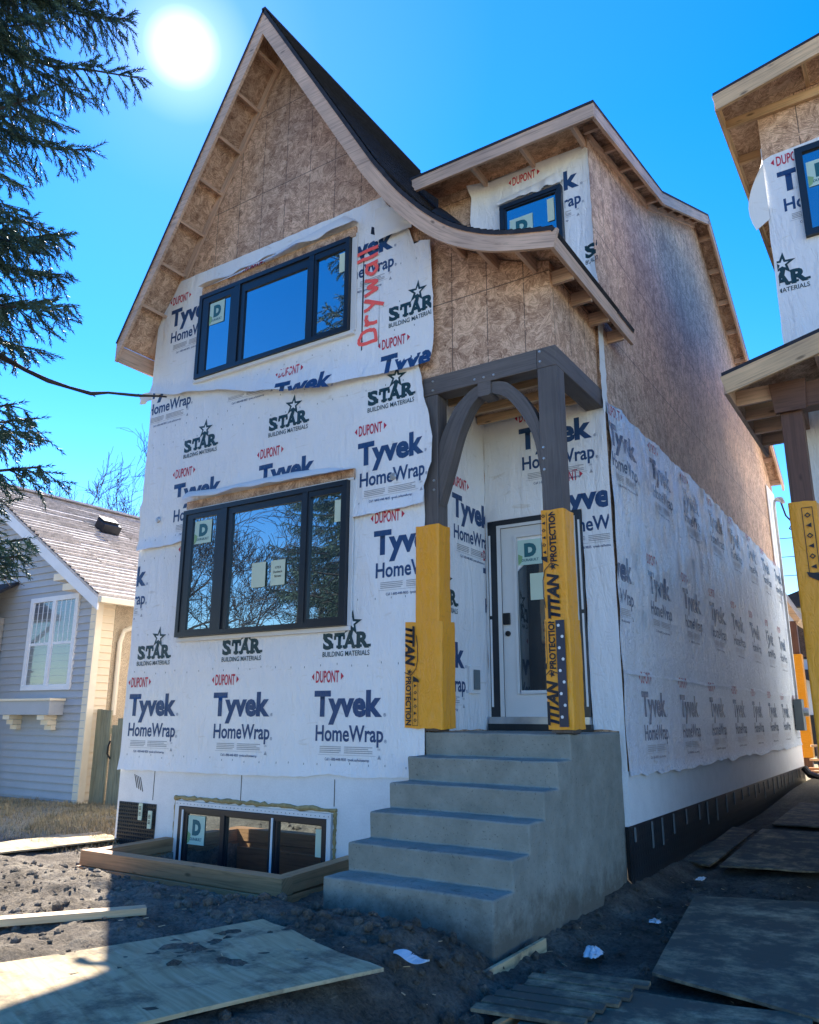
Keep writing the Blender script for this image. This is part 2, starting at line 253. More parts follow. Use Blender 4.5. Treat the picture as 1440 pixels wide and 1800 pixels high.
def dirt():
    m, t, b = newmat('dirt and dry lawn'); l = t.links.new
    g = nn(t, 'ShaderNodeNewGeometry'); P = g.outputs['Position']
    def noi(s, de=8, ro=.65):
        n = nn(t, 'ShaderNodeTexNoise'); n.inputs['Scale'].default_value = s; n.inputs['Detail'].default_value = de; n.inputs['Roughness'].default_value = ro; l(P, n.inputs['Vector']); return n.outputs[0]
    a = noi(2.2); f = noi(34, 6, .75)
    c1 = ramp(t, a, [(.3, (.13, .11, .085)), (.5, (.27, .23, .185)), (.7, (.46, .405, .325))])
    mf = nn(t, 'ShaderNodeMix', data_type='RGBA', blend_type='MULTIPLY'); mf.inputs[0].default_value = 1; l(c1, mf.inputs[6]); l(ramp(t, f, [(.32, (.5, .5, .5)), (.6, (1.15, 1.13, 1.1))]), mf.inputs[7])
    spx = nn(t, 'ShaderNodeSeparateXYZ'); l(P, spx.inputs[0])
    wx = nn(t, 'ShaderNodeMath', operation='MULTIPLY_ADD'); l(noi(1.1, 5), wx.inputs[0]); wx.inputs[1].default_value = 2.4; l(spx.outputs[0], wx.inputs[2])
    shade_mask = nn(t, 'ShaderNodeMapRange'); l(wx.outputs[0], shade_mask.inputs[0]); shade_mask.inputs[1].default_value = -3.9; shade_mask.inputs[2].default_value = -1.6  # paints shade into the soil colour towards the right, ragged by noise
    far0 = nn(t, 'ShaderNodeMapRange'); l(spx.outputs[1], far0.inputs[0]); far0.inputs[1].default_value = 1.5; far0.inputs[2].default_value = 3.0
    wm_ = nn(t, 'ShaderNodeMath', operation='MULTIPLY'); l(shade_mask.outputs[0], wm_.inputs[0]); l(far0.outputs[0], wm_.inputs[1])
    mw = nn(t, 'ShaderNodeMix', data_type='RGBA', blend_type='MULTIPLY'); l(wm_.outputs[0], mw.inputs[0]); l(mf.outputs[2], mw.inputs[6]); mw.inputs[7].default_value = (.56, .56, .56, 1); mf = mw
    c2 = ramp(t, f, [(.3, (.22, .175, .10)), (.5, (.44, .365, .23)), (.7, (.58, .49, .33))])
    # lawn: left of x = -7.4 and beyond y = 6.0, ragged by noise; also everything far from the building site
    sp = nn(t, 'ShaderNodeSeparateXYZ'); l(P, sp.inputs[0])
    def mr(sock, a0, a1, n_amt=1.2):
        s = nn(t, 'ShaderNodeMath', operation='MULTIPLY_ADD'); l(a, s.inputs[0]); s.inputs[1].default_value = n_amt; l(sock, s.inputs[2])
        r = nn(t, 'ShaderNodeMapRange'); l(s.outputs[0], r.inputs[0]); r.inputs[1].default_value = a0; r.inputs[2].default_value = a1; return r.outputs[0]
    mx_ = mr(sp.outputs[0], -6.6, -7.6); my_ = mr(sp.outputs[1], 6.4, 7.0)
    mu = nn(t, 'ShaderNodeMath', operation='MULTIPLY'); l(mx_, mu.inputs[0]); l(my_, mu.inputs[1])
    ln = nn(t, 'ShaderNodeVectorMath', operation='LENGTH'); l(P, ln.inputs[0])
    far = nn(t, 'ShaderNodeMapRange'); l(ln.outputs['Value'], far.inputs[0]); far.inputs[1].default_value = 13; far.inputs[2].default_value = 19
    mm = nn(t, 'ShaderNodeMath', operation='MAXIMUM'); l(mu.outputs[0], mm.inputs[0]); l(far.outputs[0], mm.inputs[1])
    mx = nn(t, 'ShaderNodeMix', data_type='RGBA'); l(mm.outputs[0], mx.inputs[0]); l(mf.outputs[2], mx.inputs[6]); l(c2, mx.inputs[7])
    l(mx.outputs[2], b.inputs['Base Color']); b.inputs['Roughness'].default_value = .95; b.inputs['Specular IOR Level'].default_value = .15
    bp = nn(t, 'ShaderNodeBump'); bp.inputs['Strength'].default_value = 1; bp.inputs['Distance'].default_value = .05; l(f, bp.inputs['Height']); l(bp.outputs[0], b.inputs['Normal'])
    return m
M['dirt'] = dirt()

# ------------------------------------------------------------------ mesh helpers
class MB:
    def __init__(s): s.v = []; s.f = []; s.m = []; s.uv = {}
    def add(s, vs, fs, m=0, uvs=None):
        o = len(s.v); s.v += [tuple(p) for p in vs]
        for i, f in enumerate(fs):
            if uvs is not None: s.uv[len(s.f)] = [uvs[j] for j in f] if not isinstance(uvs[0], list) else uvs[i]
            s.f.append(tuple(o+j for j in f)); s.m.append(m)
        return s
    def obox(s, c, ax, h, m=0):
        c = Vector(c); ax = [Vector(a).normalized() for a in ax]
        vs = [c+ax[0]*h[0]*i+ax[1]*h[1]*j+ax[2]*h[2]*k for k in (-1, 1) for j in (-1, 1) for i in (-1, 1)]
        fs = [(0, 2, 3, 1), (4, 5, 7, 6), (0, 1, 5, 4), (2, 6, 7, 3), (0, 4, 6, 2), (1, 3, 7, 5)]
        if Matrix(ax).determinant() < 0: fs = [f[::-1] for f in fs]
        la = max(range(3), key=lambda i: h[i]); ot = [i for i in range(3) if i != la]; r = random.random()*9
        loc = [((h[0]*i), (h[1]*j), (h[2]*k)) for k in (-1, 1) for j in (-1, 1) for i in (-1, 1)]
        uvs = [[(loc[j][la]+r, loc[j][ot[0]]*1.0+loc[j][ot[1]]*1.013+r) for j in f] for f in fs]
        return s.add(vs, fs, m, uvs)
    def box(s, x0, x1, y0, y1, z0, z1, m=0):
        return s.obox(((x0+x1)/2, (y0+y1)/2, (z0+z1)/2), ((1, 0, 0), (0, 1, 0), (0, 0, 1)), (abs(x1-x0)/2, abs(y1-y0)/2, abs(z1-z0)/2), m)
    def bar(s, p, q, w, h, upv=(0, 0, 1), m=0):
        p, q = Vector(p), Vector(q); d = (q-p); a = d.normalized(); u = Vector(upv); b = a.cross(u).normalized(); c = b.cross(a)
        return s.obox((p+q)/2, (a, b, c), (d.length/2, w/2, h/2), m)
    def prism(s, poly, fn, w0, w1, m=0, mside=None, uvpoly=None):
        n = len(poly)
        A = [fn(u, v, w0) for u, v in poly]; B = [fn(u, v, w1) for u, v in poly]
        s.add(A, [tuple(range(n))], m, [tuple(p) for p in poly]); s.add(B, [tuple(reversed(range(n)))], m, [tuple(p) for p in poly])
        for i in range(n):
            j = (i+1) % n
            s.add([A[i], B[i], B[j], A[j]], [(0, 1, 2, 3)], m if mside is None else mside)
        return s
    def tube(s, pts, rad, n=6, m=0, cap=True):
        pts = [Vector(p) for p in pts]; k = len(pts); rad = rad if hasattr(rad, '__len__') else [rad]*k
        rings = []; prev = None
        for i, p in enumerate(pts):
            d = (pts[min(i+1, k-1)]-pts[max(i-1, 0)]).normalized()
            x = prev if prev else (Vector((0, 0, 1)) if abs(d.z) < .9 else Vector((1, 0, 0)))
            x = (x-d*x.dot(d)).normalized(); prev = x; y = d.cross(x)
            rings.append([p+(x*math.cos(a)+y*math.sin(a))*rad[i] for a in [2*math.pi*j/n for j in range(n)]])
        vs = [q for r_ in rings for q in r_]; fs = [(i*n+j, i*n+(j+1) % n, (i+1)*n+(j+1) % n, (i+1)*n+j) for i in range(k-1) for j in range(n)]
        if cap: fs += [tuple(reversed(range(n))), tuple(range((k-1)*n, k*n))]
        return s.add(vs, fs, m)
    def grid(s, fn, nu, nv, m=0):
        vs = [fn(i/nu, j/nv) for j in range(nv+1) for i in range(nu+1)]
        return s.add(vs, [(j*(nu+1)+i, j*(nu+1)+i+1, (j+1)*(nu+1)+i+1, (j+1)*(nu+1)+i) for j in range(nv) for i in range(nu)], m)
def put(o, parent):
    COL.objects.link(o)
    if parent is not None:
        o.parent = parent
        if parent.type == 'EMPTY': o.location = -parent.location
    return o
def build(name, mb, mats, parent=None, label=None, cat=None, group=None, kind=None, bevel=0., smooth=False, recalc=True, solid=0.):
    if not isinstance(mats, (list, tuple)): mats = [mats]
    me = bpy.data.meshes.new(name)
    V = mb.v; off = Vector((0, 0, 0))
    if parent is None and kind is None:
        a = np.array(V); off = Vector(((a[:, 0].min()+a[:, 0].max())/2, (a[:, 1].min()+a[:, 1].max())/2, a[:, 2].min()))
        V = (a-np.array(off)).tolist()
    me.from_pydata(V, [], mb.f)
    for m in mats: me.materials.append(M[m])
    me.polygons.foreach_set('material_index', mb.m)
    uvl = me.uv_layers.new(name='UVMap'); uvd = np.zeros((len(me.loops), 2), np.float32); va = np.array(mb.v)
    for p in me.polygons:
        li = p.loop_start
        if p.index in mb.uv: 
            for k, q in enumerate(mb.uv[p.index]): uvd[li+k] = q
        else:
            n = p.normal; ix = [abs(n.x), abs(n.y), abs(n.z)]; a = ix.index(max(ix)); uu = {0: (1, 2), 1: (0, 2), 2: (0, 1)}[a]
            for k, vi in enumerate(p.vertices): uvd[li+k] = (va[vi][uu[0]], va[vi][uu[1]])
    uvl.data.foreach_set('uv', uvd.ravel())
    if bevel or recalc:
        bm = bmesh.new(); bm.from_mesh(me)
        if bevel: bmesh.ops.remove_doubles(bm, verts=bm.verts, dist=1e-5)
        if recalc: bmesh.ops.recalc_face_normals(bm, faces=bm.faces)
        if bevel:
            es = [e for e in bm.edges if len(e.link_faces) == 2 and e.calc_face_angle(0) > .5]
            bmesh.ops.bevel(bm, geom=es, offset=bevel, segments=2, affect='EDGES', profile=.5, clamp_overlap=True)
        bm.to_mesh(me); bm.free()
    if smooth: me.polygons.foreach_set('use_smooth', [True]*len(me.polygons))
    me.update()
    o = bpy.data.objects.new(name, me); put(o, parent)
    if parent is None: o.location = off
    if solid:
        md = o.modifiers.new('thickness', 'SOLIDIFY'); md.thickness = solid
    tag(o, label, cat, group, kind); return o
def tag(o, label=None, cat=None, group=None, kind=None):
    for k, v in (('label', label), ('category', cat), ('group', group), ('kind', kind)):
        if v: o[k] = v
    return o
def thing(name, loc, label, cat, group=None):
    o = bpy.data.objects.new(name, None); COL.objects.link(o); o.location = loc; o.empty_display_size = .3
    bpy.context.view_layer.update(); return tag(o, label, cat, group)
FR = lambda y0: (lambda u, v, w: (u, y0-w, v))          # plane facing the camera (-Y); w = outwards
SD = lambda x0: (lambda u, v, w: (x0+w, u, v))          # plane facing +X

# ------------------------------------------------------------------ lettering (flat outlines cut into a fine grid so they can follow the sheet)
def gridcut(V, F, step):
    bm = bmesh.new(); vs = [bm.verts.new((p[0], p[1], 0)) for p in V]
    for f in F:
        try: bm.faces.new([vs[i] for i in f])
        except ValueError: pass
    big = [f for f in bm.faces if len(f.verts) > 4]
    if big: bmesh.ops.triangulate(bm, faces=big)
    a = np.array([v.co[:] for v in bm.verts]); lo, hi = a.min(0), a.max(0)
    for ax in (0, 1):
        k = math.floor(lo[ax]/step)+1
        while k*step < hi[ax]:
            co = [0, 0, 0]; no = [0, 0, 0]; co[ax] = k*step; no[ax] = 1
            bmesh.ops.bisect_plane(bm, geom=bm.verts[:]+bm.edges[:]+bm.faces[:], plane_co=co, plane_no=no, dist=1e-6); k += 1
    bm.verts.index_update(); V2 = np.array([v.co[:2] for v in bm.verts]); F2 = [[v.index for v in f.verts] for f in bm.faces]
    bm.free(); return V2, F2
_tc = {}
def rawtext(s, bold=0., shear=0.):
    k = (s, bold, shear)
    if k in _tc: return _tc[k]
    c = bpy.data.curves.new('t', 'FONT'); c.body = s; c.size = 1; c.offset = bold; c.shear = shear; c.resolution_u = 3; c.fill_mode = 'FRONT'
    o = bpy.data.objects.new('t', c); COL.objects.link(o); dg = bpy.context.evaluated_depsgraph_get()
    me = bpy.data.meshes.new_from_object(o.evaluated_get(dg))
    V = np.array([v.co[:2] for v in me.vertices]); F = [list(p.vertices) for p in me.polygons]
    bpy.data.objects.remove(o); bpy.data.curves.remove(c); bpy.data.meshes.remove(me); _tc[k] = (V, F); return V, F
class Art:                                               # 2D artwork: list of (V, F, material slot)
    def __init__(s): s.p = []
    def text(s, t, x0, x1, zb, cap, m, bold=0., shear=0., ref='H'):
        V, F = rawtext(t, bold, shear); T, _ = rawtext(ref, bold, 0)
        h = T[:, 1].max(); V = V.copy(); x = V[:, 0]; w = x.max()-x.min()
        V[:, 0] = x0+(x-x.min())*(x1-x0)/w; V[:, 1] = zb+V[:, 1]*cap/h; s.p.append((V, F, m)); return s
    def poly(s, pts, m): s.p.append((np.array(pts, float), [list(range(len(pts)))], m)); return s
    def rect(s, x0, x1, z0, z1, m): return s.poly([(x0, z0), (x1, z0), (x1, z1), (x0, z1)], m)
    def star(s, cx, cz, r, q, m, rot=0.):
        return s.poly([(cx+(r if i % 2 == 0 else r*q)*math.sin(rot+i*math.pi/5), cz+(r if i % 2 == 0 else r*q)*math.cos(rot+i*math.pi/5)) for i in range(10)], m)
    def ribbon(s, pts, w, m):
        for a, b in zip(pts[:-1], pts[1:]):
            a, b = np.array(a, float), np.array(b, float); d = b-a; n = np.array((-d[1], d[0]))/max(1e-9, np.hypot(*d))*w/2; e = d/max(1e-9, np.hypot(*d))*w*.3
            s.poly([a-n-e, b-n+e, b+n+e, a+n-e], m)
        return s
    def cut(s, step=.06): s.p = [(*gridcut(V, F, step), m) for V, F, m in s.p]; return s
    def at(s, dx, dz, rot=0., sc=1.):
        a = Art(); c, n = math.cos(rot), math.sin(rot)
        for V, F, m in s.p: a.p.append((np.stack([dx+sc*(V[:, 0]*c-V[:, 1]*n), dz+sc*(V[:, 0]*n+V[:, 1]*c)], 1), F, m))
        return a
    def clip(s, planes):                                 # keep a*u + b*v <= c
        a = Art()
        for V, F, m in s.p:
            if all((V[:, 0]*p[0]+V[:, 1]*p[1] <= p[2]).all() for p in planes): a.p.append((V, F, m)); continue
            bm = bmesh.new(); vs = [bm.verts.new((q[0], q[1], 0)) for q in V]
            for f in F:
                try: bm.faces.new([vs[i] for i in f])
                except ValueError: pass
            for A, B, C in planes:
                n = math.hypot(A, B); 
                bmesh.ops.bisect_plane(bm, geom=bm.verts[:]+bm.edges[:]+bm.faces[:], plane_co=(A*C/n/n, B*C/n/n, 0), plane_no=(A/n, B/n, 0), clear_outer=True, dist=1e-6)
            bm.verts.index_update()
            if len(bm.faces): a.p.append((np.array([v.co[:2] for v in bm.verts]), [[v.index for v in f.verts] for f in bm.faces], m))
            bm.free()
        return a
    def emit(s, mb, fn, hf=None, lift=.0025):
        for k, (V, F, m) in enumerate(s.p):
            e = lift+.00012*k
            mb.add([fn(u, v, (hf(u, v) if hf else 0)+e) for u, v in V], F, m, [tuple(q) for q in V])
# printed marks; slots on every wrap mesh: 0 wrap, 1 navy, 2 red, 3 dark green, 4 grey, 5 back
TY = Art()
TY.text('Tyvek', 0, .85, 0, .242, 1, .045).text('HomeWrap', .03, .865, -.245, .15, 1, .022)
TY.text('DUPONT', .01, .315, .325, .115, 2, .02)
TY.poly([(-.045, .382), (-.012, .345), (-.012, .42)], 2).poly([(.375, .382), (.338, .42), (.338, .345)], 2)
TY.text('®', .865, .895, -.01, .03, 1).text('®', .875, .905, -.255, .03, 1)
for i in range(4):
    TY.rect(.09, .36-.02*(i == 3), -.305-.018*i, -.297-.018*i, 4); TY.rect(.40, .74-.05*(i == 1), -.305-.018*i, -.297-.018*i, 4)
TY.rect(.07, .78, -.379, -.376, 4).text('Call 1-800-448-9835  tyvek.ca/homewrap', .16, .70, -.432, .026, 1, .01)
TY.poly([(.80, -.405), (.84, -.405), (.82, -.365)], 4).text('E84', .80, .835, -.325, .02, 4)
TY.cut(.07)
ST = Art()
for ch, a, b in (('S', .0, .135), ('T', .150, .285), ('A', .272, .425), ('R', .435, .595)): ST.text(ch, a, b, 0, .155, 3, .05, ref='T')
for a, b, z0, z1 in ((.0, .03, .1, .155), (.115, .14, 0, .05), (.145, .175, .085, .125), (.262, .29, .085, .125), (.18, .255, 0, .028), (.262, .325, 0, .027), (.375, .44, 0, .027), (.44, .505, 0, .027), (.55, .615, 0, .027)): ST.rect(a, b, z0, z1, 3)
ST.text('BUILDING MATERIALS', .0, .6, -.082, .05, 3, .012)
ST.star(.37, .245, .135, .38, 3, .1).star(.37, .243, .062, .40, 0, .1)
ST.poly([(.335, .21), (.40, .2), (.375, .10), (.35, .10)], 3)
ST.cut(.07)
def wob(u, v, seed=0., amp=1.):
    return amp*(.0045*noise.noise((u*1.3+seed, v*.7, seed))+.0025*noise.noise((u*3.1, v*2.3+seed, seed+4)))
def sheet(name, outline, fn, off, parent, arts=(), seed=0., amp=1., extra=None, mats=('wrap', 'tyblue', 'tyred', 'tygreen', 'tygrey', 'flap'), step=.09, rag=.012, dots=(), **kw):
    """one sheet of wrap: ragged outline filled, cut to a grid and laid on its plane with ripples and prints"""
    pts = []
    for (a, b) in zip(outline, outline[1:]+outline[:1]):
        n = max(1, int(math.hypot(b[0]-a[0], b[1]-a[1])/.07))
        for i in range(n):
            t = i/n; j = 0 if i == 0 else rag*noise.noise((a[0]+t*3.7+seed, b[1]*3+t*9, seed*2.1))
            d = (b[1]-a[1], -(b[0]-a[0])); q = math.hypot(*d) or 1
            pts.append((a[0]+(b[0]-a[0])*t+d[0]/q*j, a[1]+(b[1]-a[1])*t+d[1]/q*j))
    V, F = gridcut(pts, [list(range(len(pts)))], step)
    hf = lambda u, v: off+wob(u, v, seed, amp)+(extra(u, v) if extra else 0)
    mb = MB(); mb.add([fn(u, v, hf(u, v)) for u, v in V], F, 0, [tuple(q) for q in V])
    for a in arts: a.emit(mb, fn, hf)
    for (u0, u1, v, sp) in dots:
        da = Art(); u = u0
        while u < u1:
            w = .006; vv = v+random.uniform(-.02, .02); da.poly([(u-w*.5, vv-w*1.6), (u+w*.5, vv-w*1.6), (u+w*.5, vv+w*1.6), (u-w*.5, vv+w*1.6)], 3); u += sp*random.uniform(.8, 1.2)
        da.emit(mb, fn, hf)
    return build(name, mb, list(mats), parent, recalc=False, smooth=True, **kw)
def flap(parent, top, bot, fn, off, bulge, seed, n=60):
    """loose strip of wrap folded away from the window head"""
    def itp(c, t):
        xs = [p[0] for p in c]; x = xs[0]+(xs[-1]-xs[0])*t; return x, float(np.interp(x, xs, [p[1] for p in c]))
    def g(a, b):
        (xt, zt), (xb, zb) = itp(top, a), itp(bot, a); wv = noise.noise((a*7, seed, 0))
        h = off+bulge*(1-b)**.8*(.75+.6*wv)+.012*math.sin(b*3.1)
        return fn(xb+(xt-xb)*b, zb+(zt-zb)*b+.01*wv*(1-b), h)
    return build('loose_flap', MB().grid(g, n, 6), 'flap', parent, smooth=True, recalc=False)

# ================================================================== GROUND
def gh(x, y):
    def ss(a, b, t):
        t = min(1, max(0, (t-a)/(b-a))); return t*t*(3-2*t)
    left = .13+.19*ss(5.25, 4.3, y)
    left += .05*ss(-7.4, -9, x)
    right = -.01+.43*ss(7, 17.5, y)
    t = ss(-2.95, -2.2, x) if y < 7 else ss(-2.6, -2.3, x)
    # trench beside the steps
    h = left*(1-t)+right*t
    if -4.1 < x < -2.2 and y > 4.2: h += .05*ss(5.4, 4.8, y)*ss(-2.6, -3.3, x)
    if -7.22 < x < -4.82 and 5.42 < y < 6.5: h = -.45
    k = ss(60, 14, math.hypot(x, y-5))
    return h*k
def axis(lo, hi, a, b, st):
    xs = list(np.arange(a, b+1e-6, st)); d = st; x = b
    while x < hi: d *= 1.28; x += d; xs.append(x)
    d = st; x = a
    while x > lo: d *= 1.28; x -= d; xs.insert(0, x)
    return xs
gx = axis(-500, 500, -9.5, .3, .035); gy = axis(-500, 700, 2.4, 9.5, .035)
def rough(x, y):
    if -7.22 < x < -4.82 and 5.42 < y < 6.5: return 0
    k = 1.0 if (-7.6 < x < -2.1 and y < 6.5) else .55
    a = noise.fractal((x*2.1, y*2.1, 1.7), .75, 2.1, 7)*.042
    b = max(0, noise.noise((x*7, y*7, 5.1)))*.06*max(0, min(1, noise.noise((x*.9, y*.9, 9))*2.5+.6))
    c = noise.noise((x*17, y*17, 3.3))*.018+noise.noise((x*31, y*31, 8))*.010
    d = math.hypot(x+4, y-5); k *= 1 if d < 9 else max(0, 1-(d-9)/15)
    return (a+b+c)*k
mb = MB(); nx = len(gx)
mb.v = [(x, y, gh(x, y)+rough(x, y)) for y in gy for x in gx]
mb.f = [(j*nx+i, j*nx+i+1, (j+1)*nx+i+1, (j+1)*nx+i) for j in range(len(gy)-1) for i in range(nx-1)]; mb.m = [0]*len(mb.f)
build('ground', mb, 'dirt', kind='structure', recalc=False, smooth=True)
# clods of dug earth, dry lawn
mb = MB(); ico = None
bm = bmesh.new(); bmesh.ops.create_icosphere(bm, subdivisions=1, radius=1); icoV = [v.co.copy() for v in bm.verts]; icoF = [[v.index for v in f.verts] for f in bm.faces]; bm.free()
for i in range(4900):
    x = random.uniform(-7.6, -.2); y = random.uniform(2.6, 8.5)
    if x < -4 and y > 6.3: continue
    if -7.5 < x < -4.6 and 5.2 < y: continue
    if -4.05 < x < -2.58 and y > 4.93: continue
    if noise.noise((x*.9, y*.9, 9)) < -.12 and random.random() < .8: continue
    if -4.6 < x < -2.6 and y < 4.12 and random.random() < .85: continue
    big_ = i > 4400
    if big_: x, y = random.uniform(-4.6, -2.2), random.uniform(4.0, 5.3)
    if big_ and -4.03 < x < -2.58 and y > 4.95: continue
    r = random.choice((.018, .025, .035, .045)) if big_ else random.choice((.007, .01, .01, .014, .02, .032))*random.uniform(.7, 1.3)
    sx, sy, sz = [random.uniform(.7, 1.3) for _ in '123']; z = gh(x, y)+rough(x, y)+r*.25
    mb.add([(x+p.x*r*sx*(1+.4*noise.noise(p*2+Vector((i, 0, 0)))), y+p.y*r*sy*(1+.4*noise.noise(p*2+Vector((0, i, 0)))), z+p.z*r*sz*.8) for p in icoV], icoF)
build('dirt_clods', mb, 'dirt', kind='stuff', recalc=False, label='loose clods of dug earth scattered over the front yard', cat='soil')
mb = MB()
for i in range(260):
    x = random.uniform(-6.5, -.6); y = random.uniform(2.6, 9)
    if (-4.05 < x < -2.58 and y > 4.93) or (x < -4 and y > 5.2): continue
    a = random.uniform(0, 6.28); l = random.uniform(.012, .045); w = random.uniform(.003, .007); z = gh(x, y)+rough(x, y)+.012
    mb.bar((x, y, z), (x+l*math.cos(a), y+l*math.sin(a), z+random.uniform(-.004, .01)), w, .003)
build('wood_chips', mb, 'lumber', kind='stuff', label='pale wood chips and slivers strewn over the dirt', cat='wood chips')
mb = MB()
for i in range(34000):
    x = random.uniform(-13.5, -7.2); y = random.uniform(5.6, 9.0)
    if noise.noise((x*1.1, y*1.1, 2)) < -.05 and random.random() < .75: continue
    if x > -8.4 and y > 6.3: continue
    if x < -12.0 and y > 8.5: continue
    h = random.uniform(.025, .09); a = random.uniform(0, 6.28); w = .006; l = random.uniform(.0, .06); z = gh(x, y)+rough(x, y)-.01
    mb.add([(x-w*math.sin(a), y+w*math.cos(a), z), (x+w*math.sin(a), y-w*math.cos(a), z), (x+l*math.cos(a), y+l*math.sin(a), z+h)], [(0, 1, 2)])
build('dry_grass', mb, 'straw', kind='stuff', recalc=False, label='dry straw coloured lawn in front of the grey house', cat='grass')

# ================================================================== MAIN HOUSE
H = thing('unfinished_house', (-5.5, 10, 0), 'tall unfinished house wrapped in white printed house wrap with a steep swooping gable', 'house')
# --- roof profile of the front gable, in x-z
def catmull(P, n=8):
    P = [np.array(p, float) for p in P]; Q = [2*P[0]-P[1]]+P+[2*P[-1]-P[-2]]; out = []
    for i in range(1, len(Q)-2):
        for k in range(n):
            t = k/n; a, b, c, d = Q[i-1:i+3]
            out.append(.5*((2*b)+(c-a)*t+(2*a-5*b+4*c-d)*t*t+(3*b-a-3*c+d)*t**3))
    out.append(Q[-2]); return out
FW = .19
Bc = catmull([(-4.52, 7.375), (-4.2, 6.90), (-3.9, 6.535), (-3.62, 6.255), (-3.36, 6.06), (-3.05, 5.895), (-2.75, 5.79), (-2.335, 5.68)])
def offs(P, d):
    out = []
    for i, p in enumerate(P):
        t = P[min(i+1, len(P)-1)]-P[max(i-1, 0)]; t = t/np.hypot(*t); out.append(p+np.array((-t[1], t[0]))*d)
    return out
APEX = np.array((-6.18, 10.57)); EAVE = np.array((-8.57, 6.42))
Tc = offs(Bc, FW); Tc[-1] = np.array((-2.32, 5.855))
top = [EAVE, APEX]+Tc                                    # top of the roof deck
FX = lambda u, v, w: (u, w, v)
def roofstrip(mb, P, y0, y1, th=.03, cov=.014):
    """deck with shingles: slot 0 shingles, slot 1 osb underside"""
    U = offs(P, -th); S = offs(P, cov)
    for i in range(len(P)-1):
        a, b = S[i], S[i+1]; c, d = U[i], U[i+1]
        mb.add([FX(*a, y0), FX(*b, y0), FX(*b, y1), FX(*a, y1)], [(0, 1, 2, 3)], 0, [(y0, 0), (y0, .5), (y1, .5), (y1, 0)])
        k = sum(np.hypot(*(P[j+1]-P[j])) for j in range(i)); k2 = k+np.hypot(*(P[i+1]-P[i]))
        mb.add([FX(*c, y0), FX(*d, y0), FX(*d, y1), FX(*c, y1)], [(3, 2, 1, 0)], 1, [(y0, k), (y0, k2), (y1, k2), (y1, k)])
        for y in (y0, y1): mb.add([FX(*a, y), FX(*c, y), FX(*d, y), FX(*b, y)], [(0, 1, 2, 3)], 0)
    for (s_, u_) in ((S[0], U[0]), (S[-1], U[-1])): mb.add([FX(*s_, y0), FX(*s_, y1), FX(*u_, y1), FX(*u_, y0)], [(0, 1, 2, 3)], 0)
mb = MB()
def courses(mb, p, q, y0, y1, e=.14, th=.011):           # shingle courses as real steps down the slope p -> q
    d = q-p; Ln = np.hypot(*d); d = d/Ln; n = np.array((-d[1], d[0])); n = n if n[1] > 0 else -n; k = 0
    while k*e < Ln:
        a = p+d*k*e; b = p+d*min(Ln, (k+1)*e); A = a+n*.015; Bq = b+n*(.015+th)
        mb.add([FX(*A, y0), FX(*Bq, y0), FX(*Bq, y1), FX(*A, y1), FX(*(b+n*.014), y0), FX(*(b+n*.014), y1)], [(0, 1, 2, 3), (1, 4, 5, 2)], 0); k += 1
roofstrip(mb, [EAVE, APEX], 5.895, 9.7)
ki = 0
roofstrip(mb, [APEX]+Tc[:4], 5.895, 9.7); courses(mb, APEX, Tc[2], 5.9, 9.7)
roofstrip(mb, Tc[3:], 5.895, 7.66)
for i in range(3, len(Tc)-2, 2): courses(mb, Tc[i], Tc[i+2], 5.9, 7.66, .16)
roofstrip(mb, [np.array((-2.535, 5.918)), Tc[-1]], 7.66, 8.2)
mb.bar((APEX[0], 5.893, APEX[1]+.012), (APEX[0], 9.7, APEX[1]+.012), .06, .03)
roof = build('roof', mb, ['shingle', 'osbplain'], H, recalc=False)
# fascia boards (sub-parts of the roof)
Bl = [EAVE+np.array((0.0, -FW*1.35)), APEX+np.array((0, -FW*2.02))]
mb = MB().prism([tuple(EAVE-np.array((0, .005))), tuple(APEX-np.array((0, .005))), tuple(Bl[1]), (Bl[0][0]+.02, Bl[0][1]+.12), tuple(Bl[0])][:3]+[tuple(Bl[0]+np.array((.0, .0)))], FX, 5.905, 5.943)
for k in range(len(mb.f)): pass
build('fascia', mb, 'lumber2', roof)
rakeTop = [APEX-np.array((0, .006))]+offs(Bc[:1], FW-.004); 
mb = MB().prism([tuple(APEX-np.array((-.002, .006))), tuple(Tc[0]-np.array((.004, .004))), tuple(Bc[0]), tuple(Bl[1]+np.array((.002, 0)))], FX, 5.905, 5.943)
build('fascia', mb, 'lumber2', roof)
T2 = offs(Bc, FW-.004); poly = [tuple(p) for p in T2]+[tuple(p) for p in reversed(Bc)]
mb = MB()
for i in range(len(Bc)-1):
    q = [T2[i], T2[i+1], Bc[i+1], Bc[i]]
    k = i*.06
    for y, rev in ((5.905, 0), (5.943, 1)): mb.add([FX(*p, y) for p in q], [(0, 3, 2, 1) if not rev else (0, 1, 2, 3)], 0, [(k, .19), (k+.06, .19), (k+.06, 0), (k, 0)])
    mb.add([FX(*q[3], 5.905), FX(*q[2], 5.905), FX(*q[2], 5.943), FX(*q[3], 5.943)], [(0, 3, 2, 1)], 0); mb.add([FX(*q[0], 5.905), FX(*q[1], 5.905), FX(*q[1], 5.943), FX(*q[0], 5.943)], [(0, 1, 2, 3)], 0)
mb.add([FX(*T2[-1], 5.905), FX(*T2[-1], 5.943), FX(*Bc[-1], 5.943), FX(*Bc[-1], 5.905)], [(0, 1, 2, 3)], 0)
build('curved_fascia', mb, 'lumber2', roof, recalc=True)
build('fascia', MB().box(-2.375, -2.337, 5.944, 8.2, 5.685, 5.845), 'lumber2', roof, bevel=.003)
build('fascia', MB().box(-8.575, -8.537, 5.944, 9.6, 6.17, 6.40), 'lumber2', roof, bevel=.003)
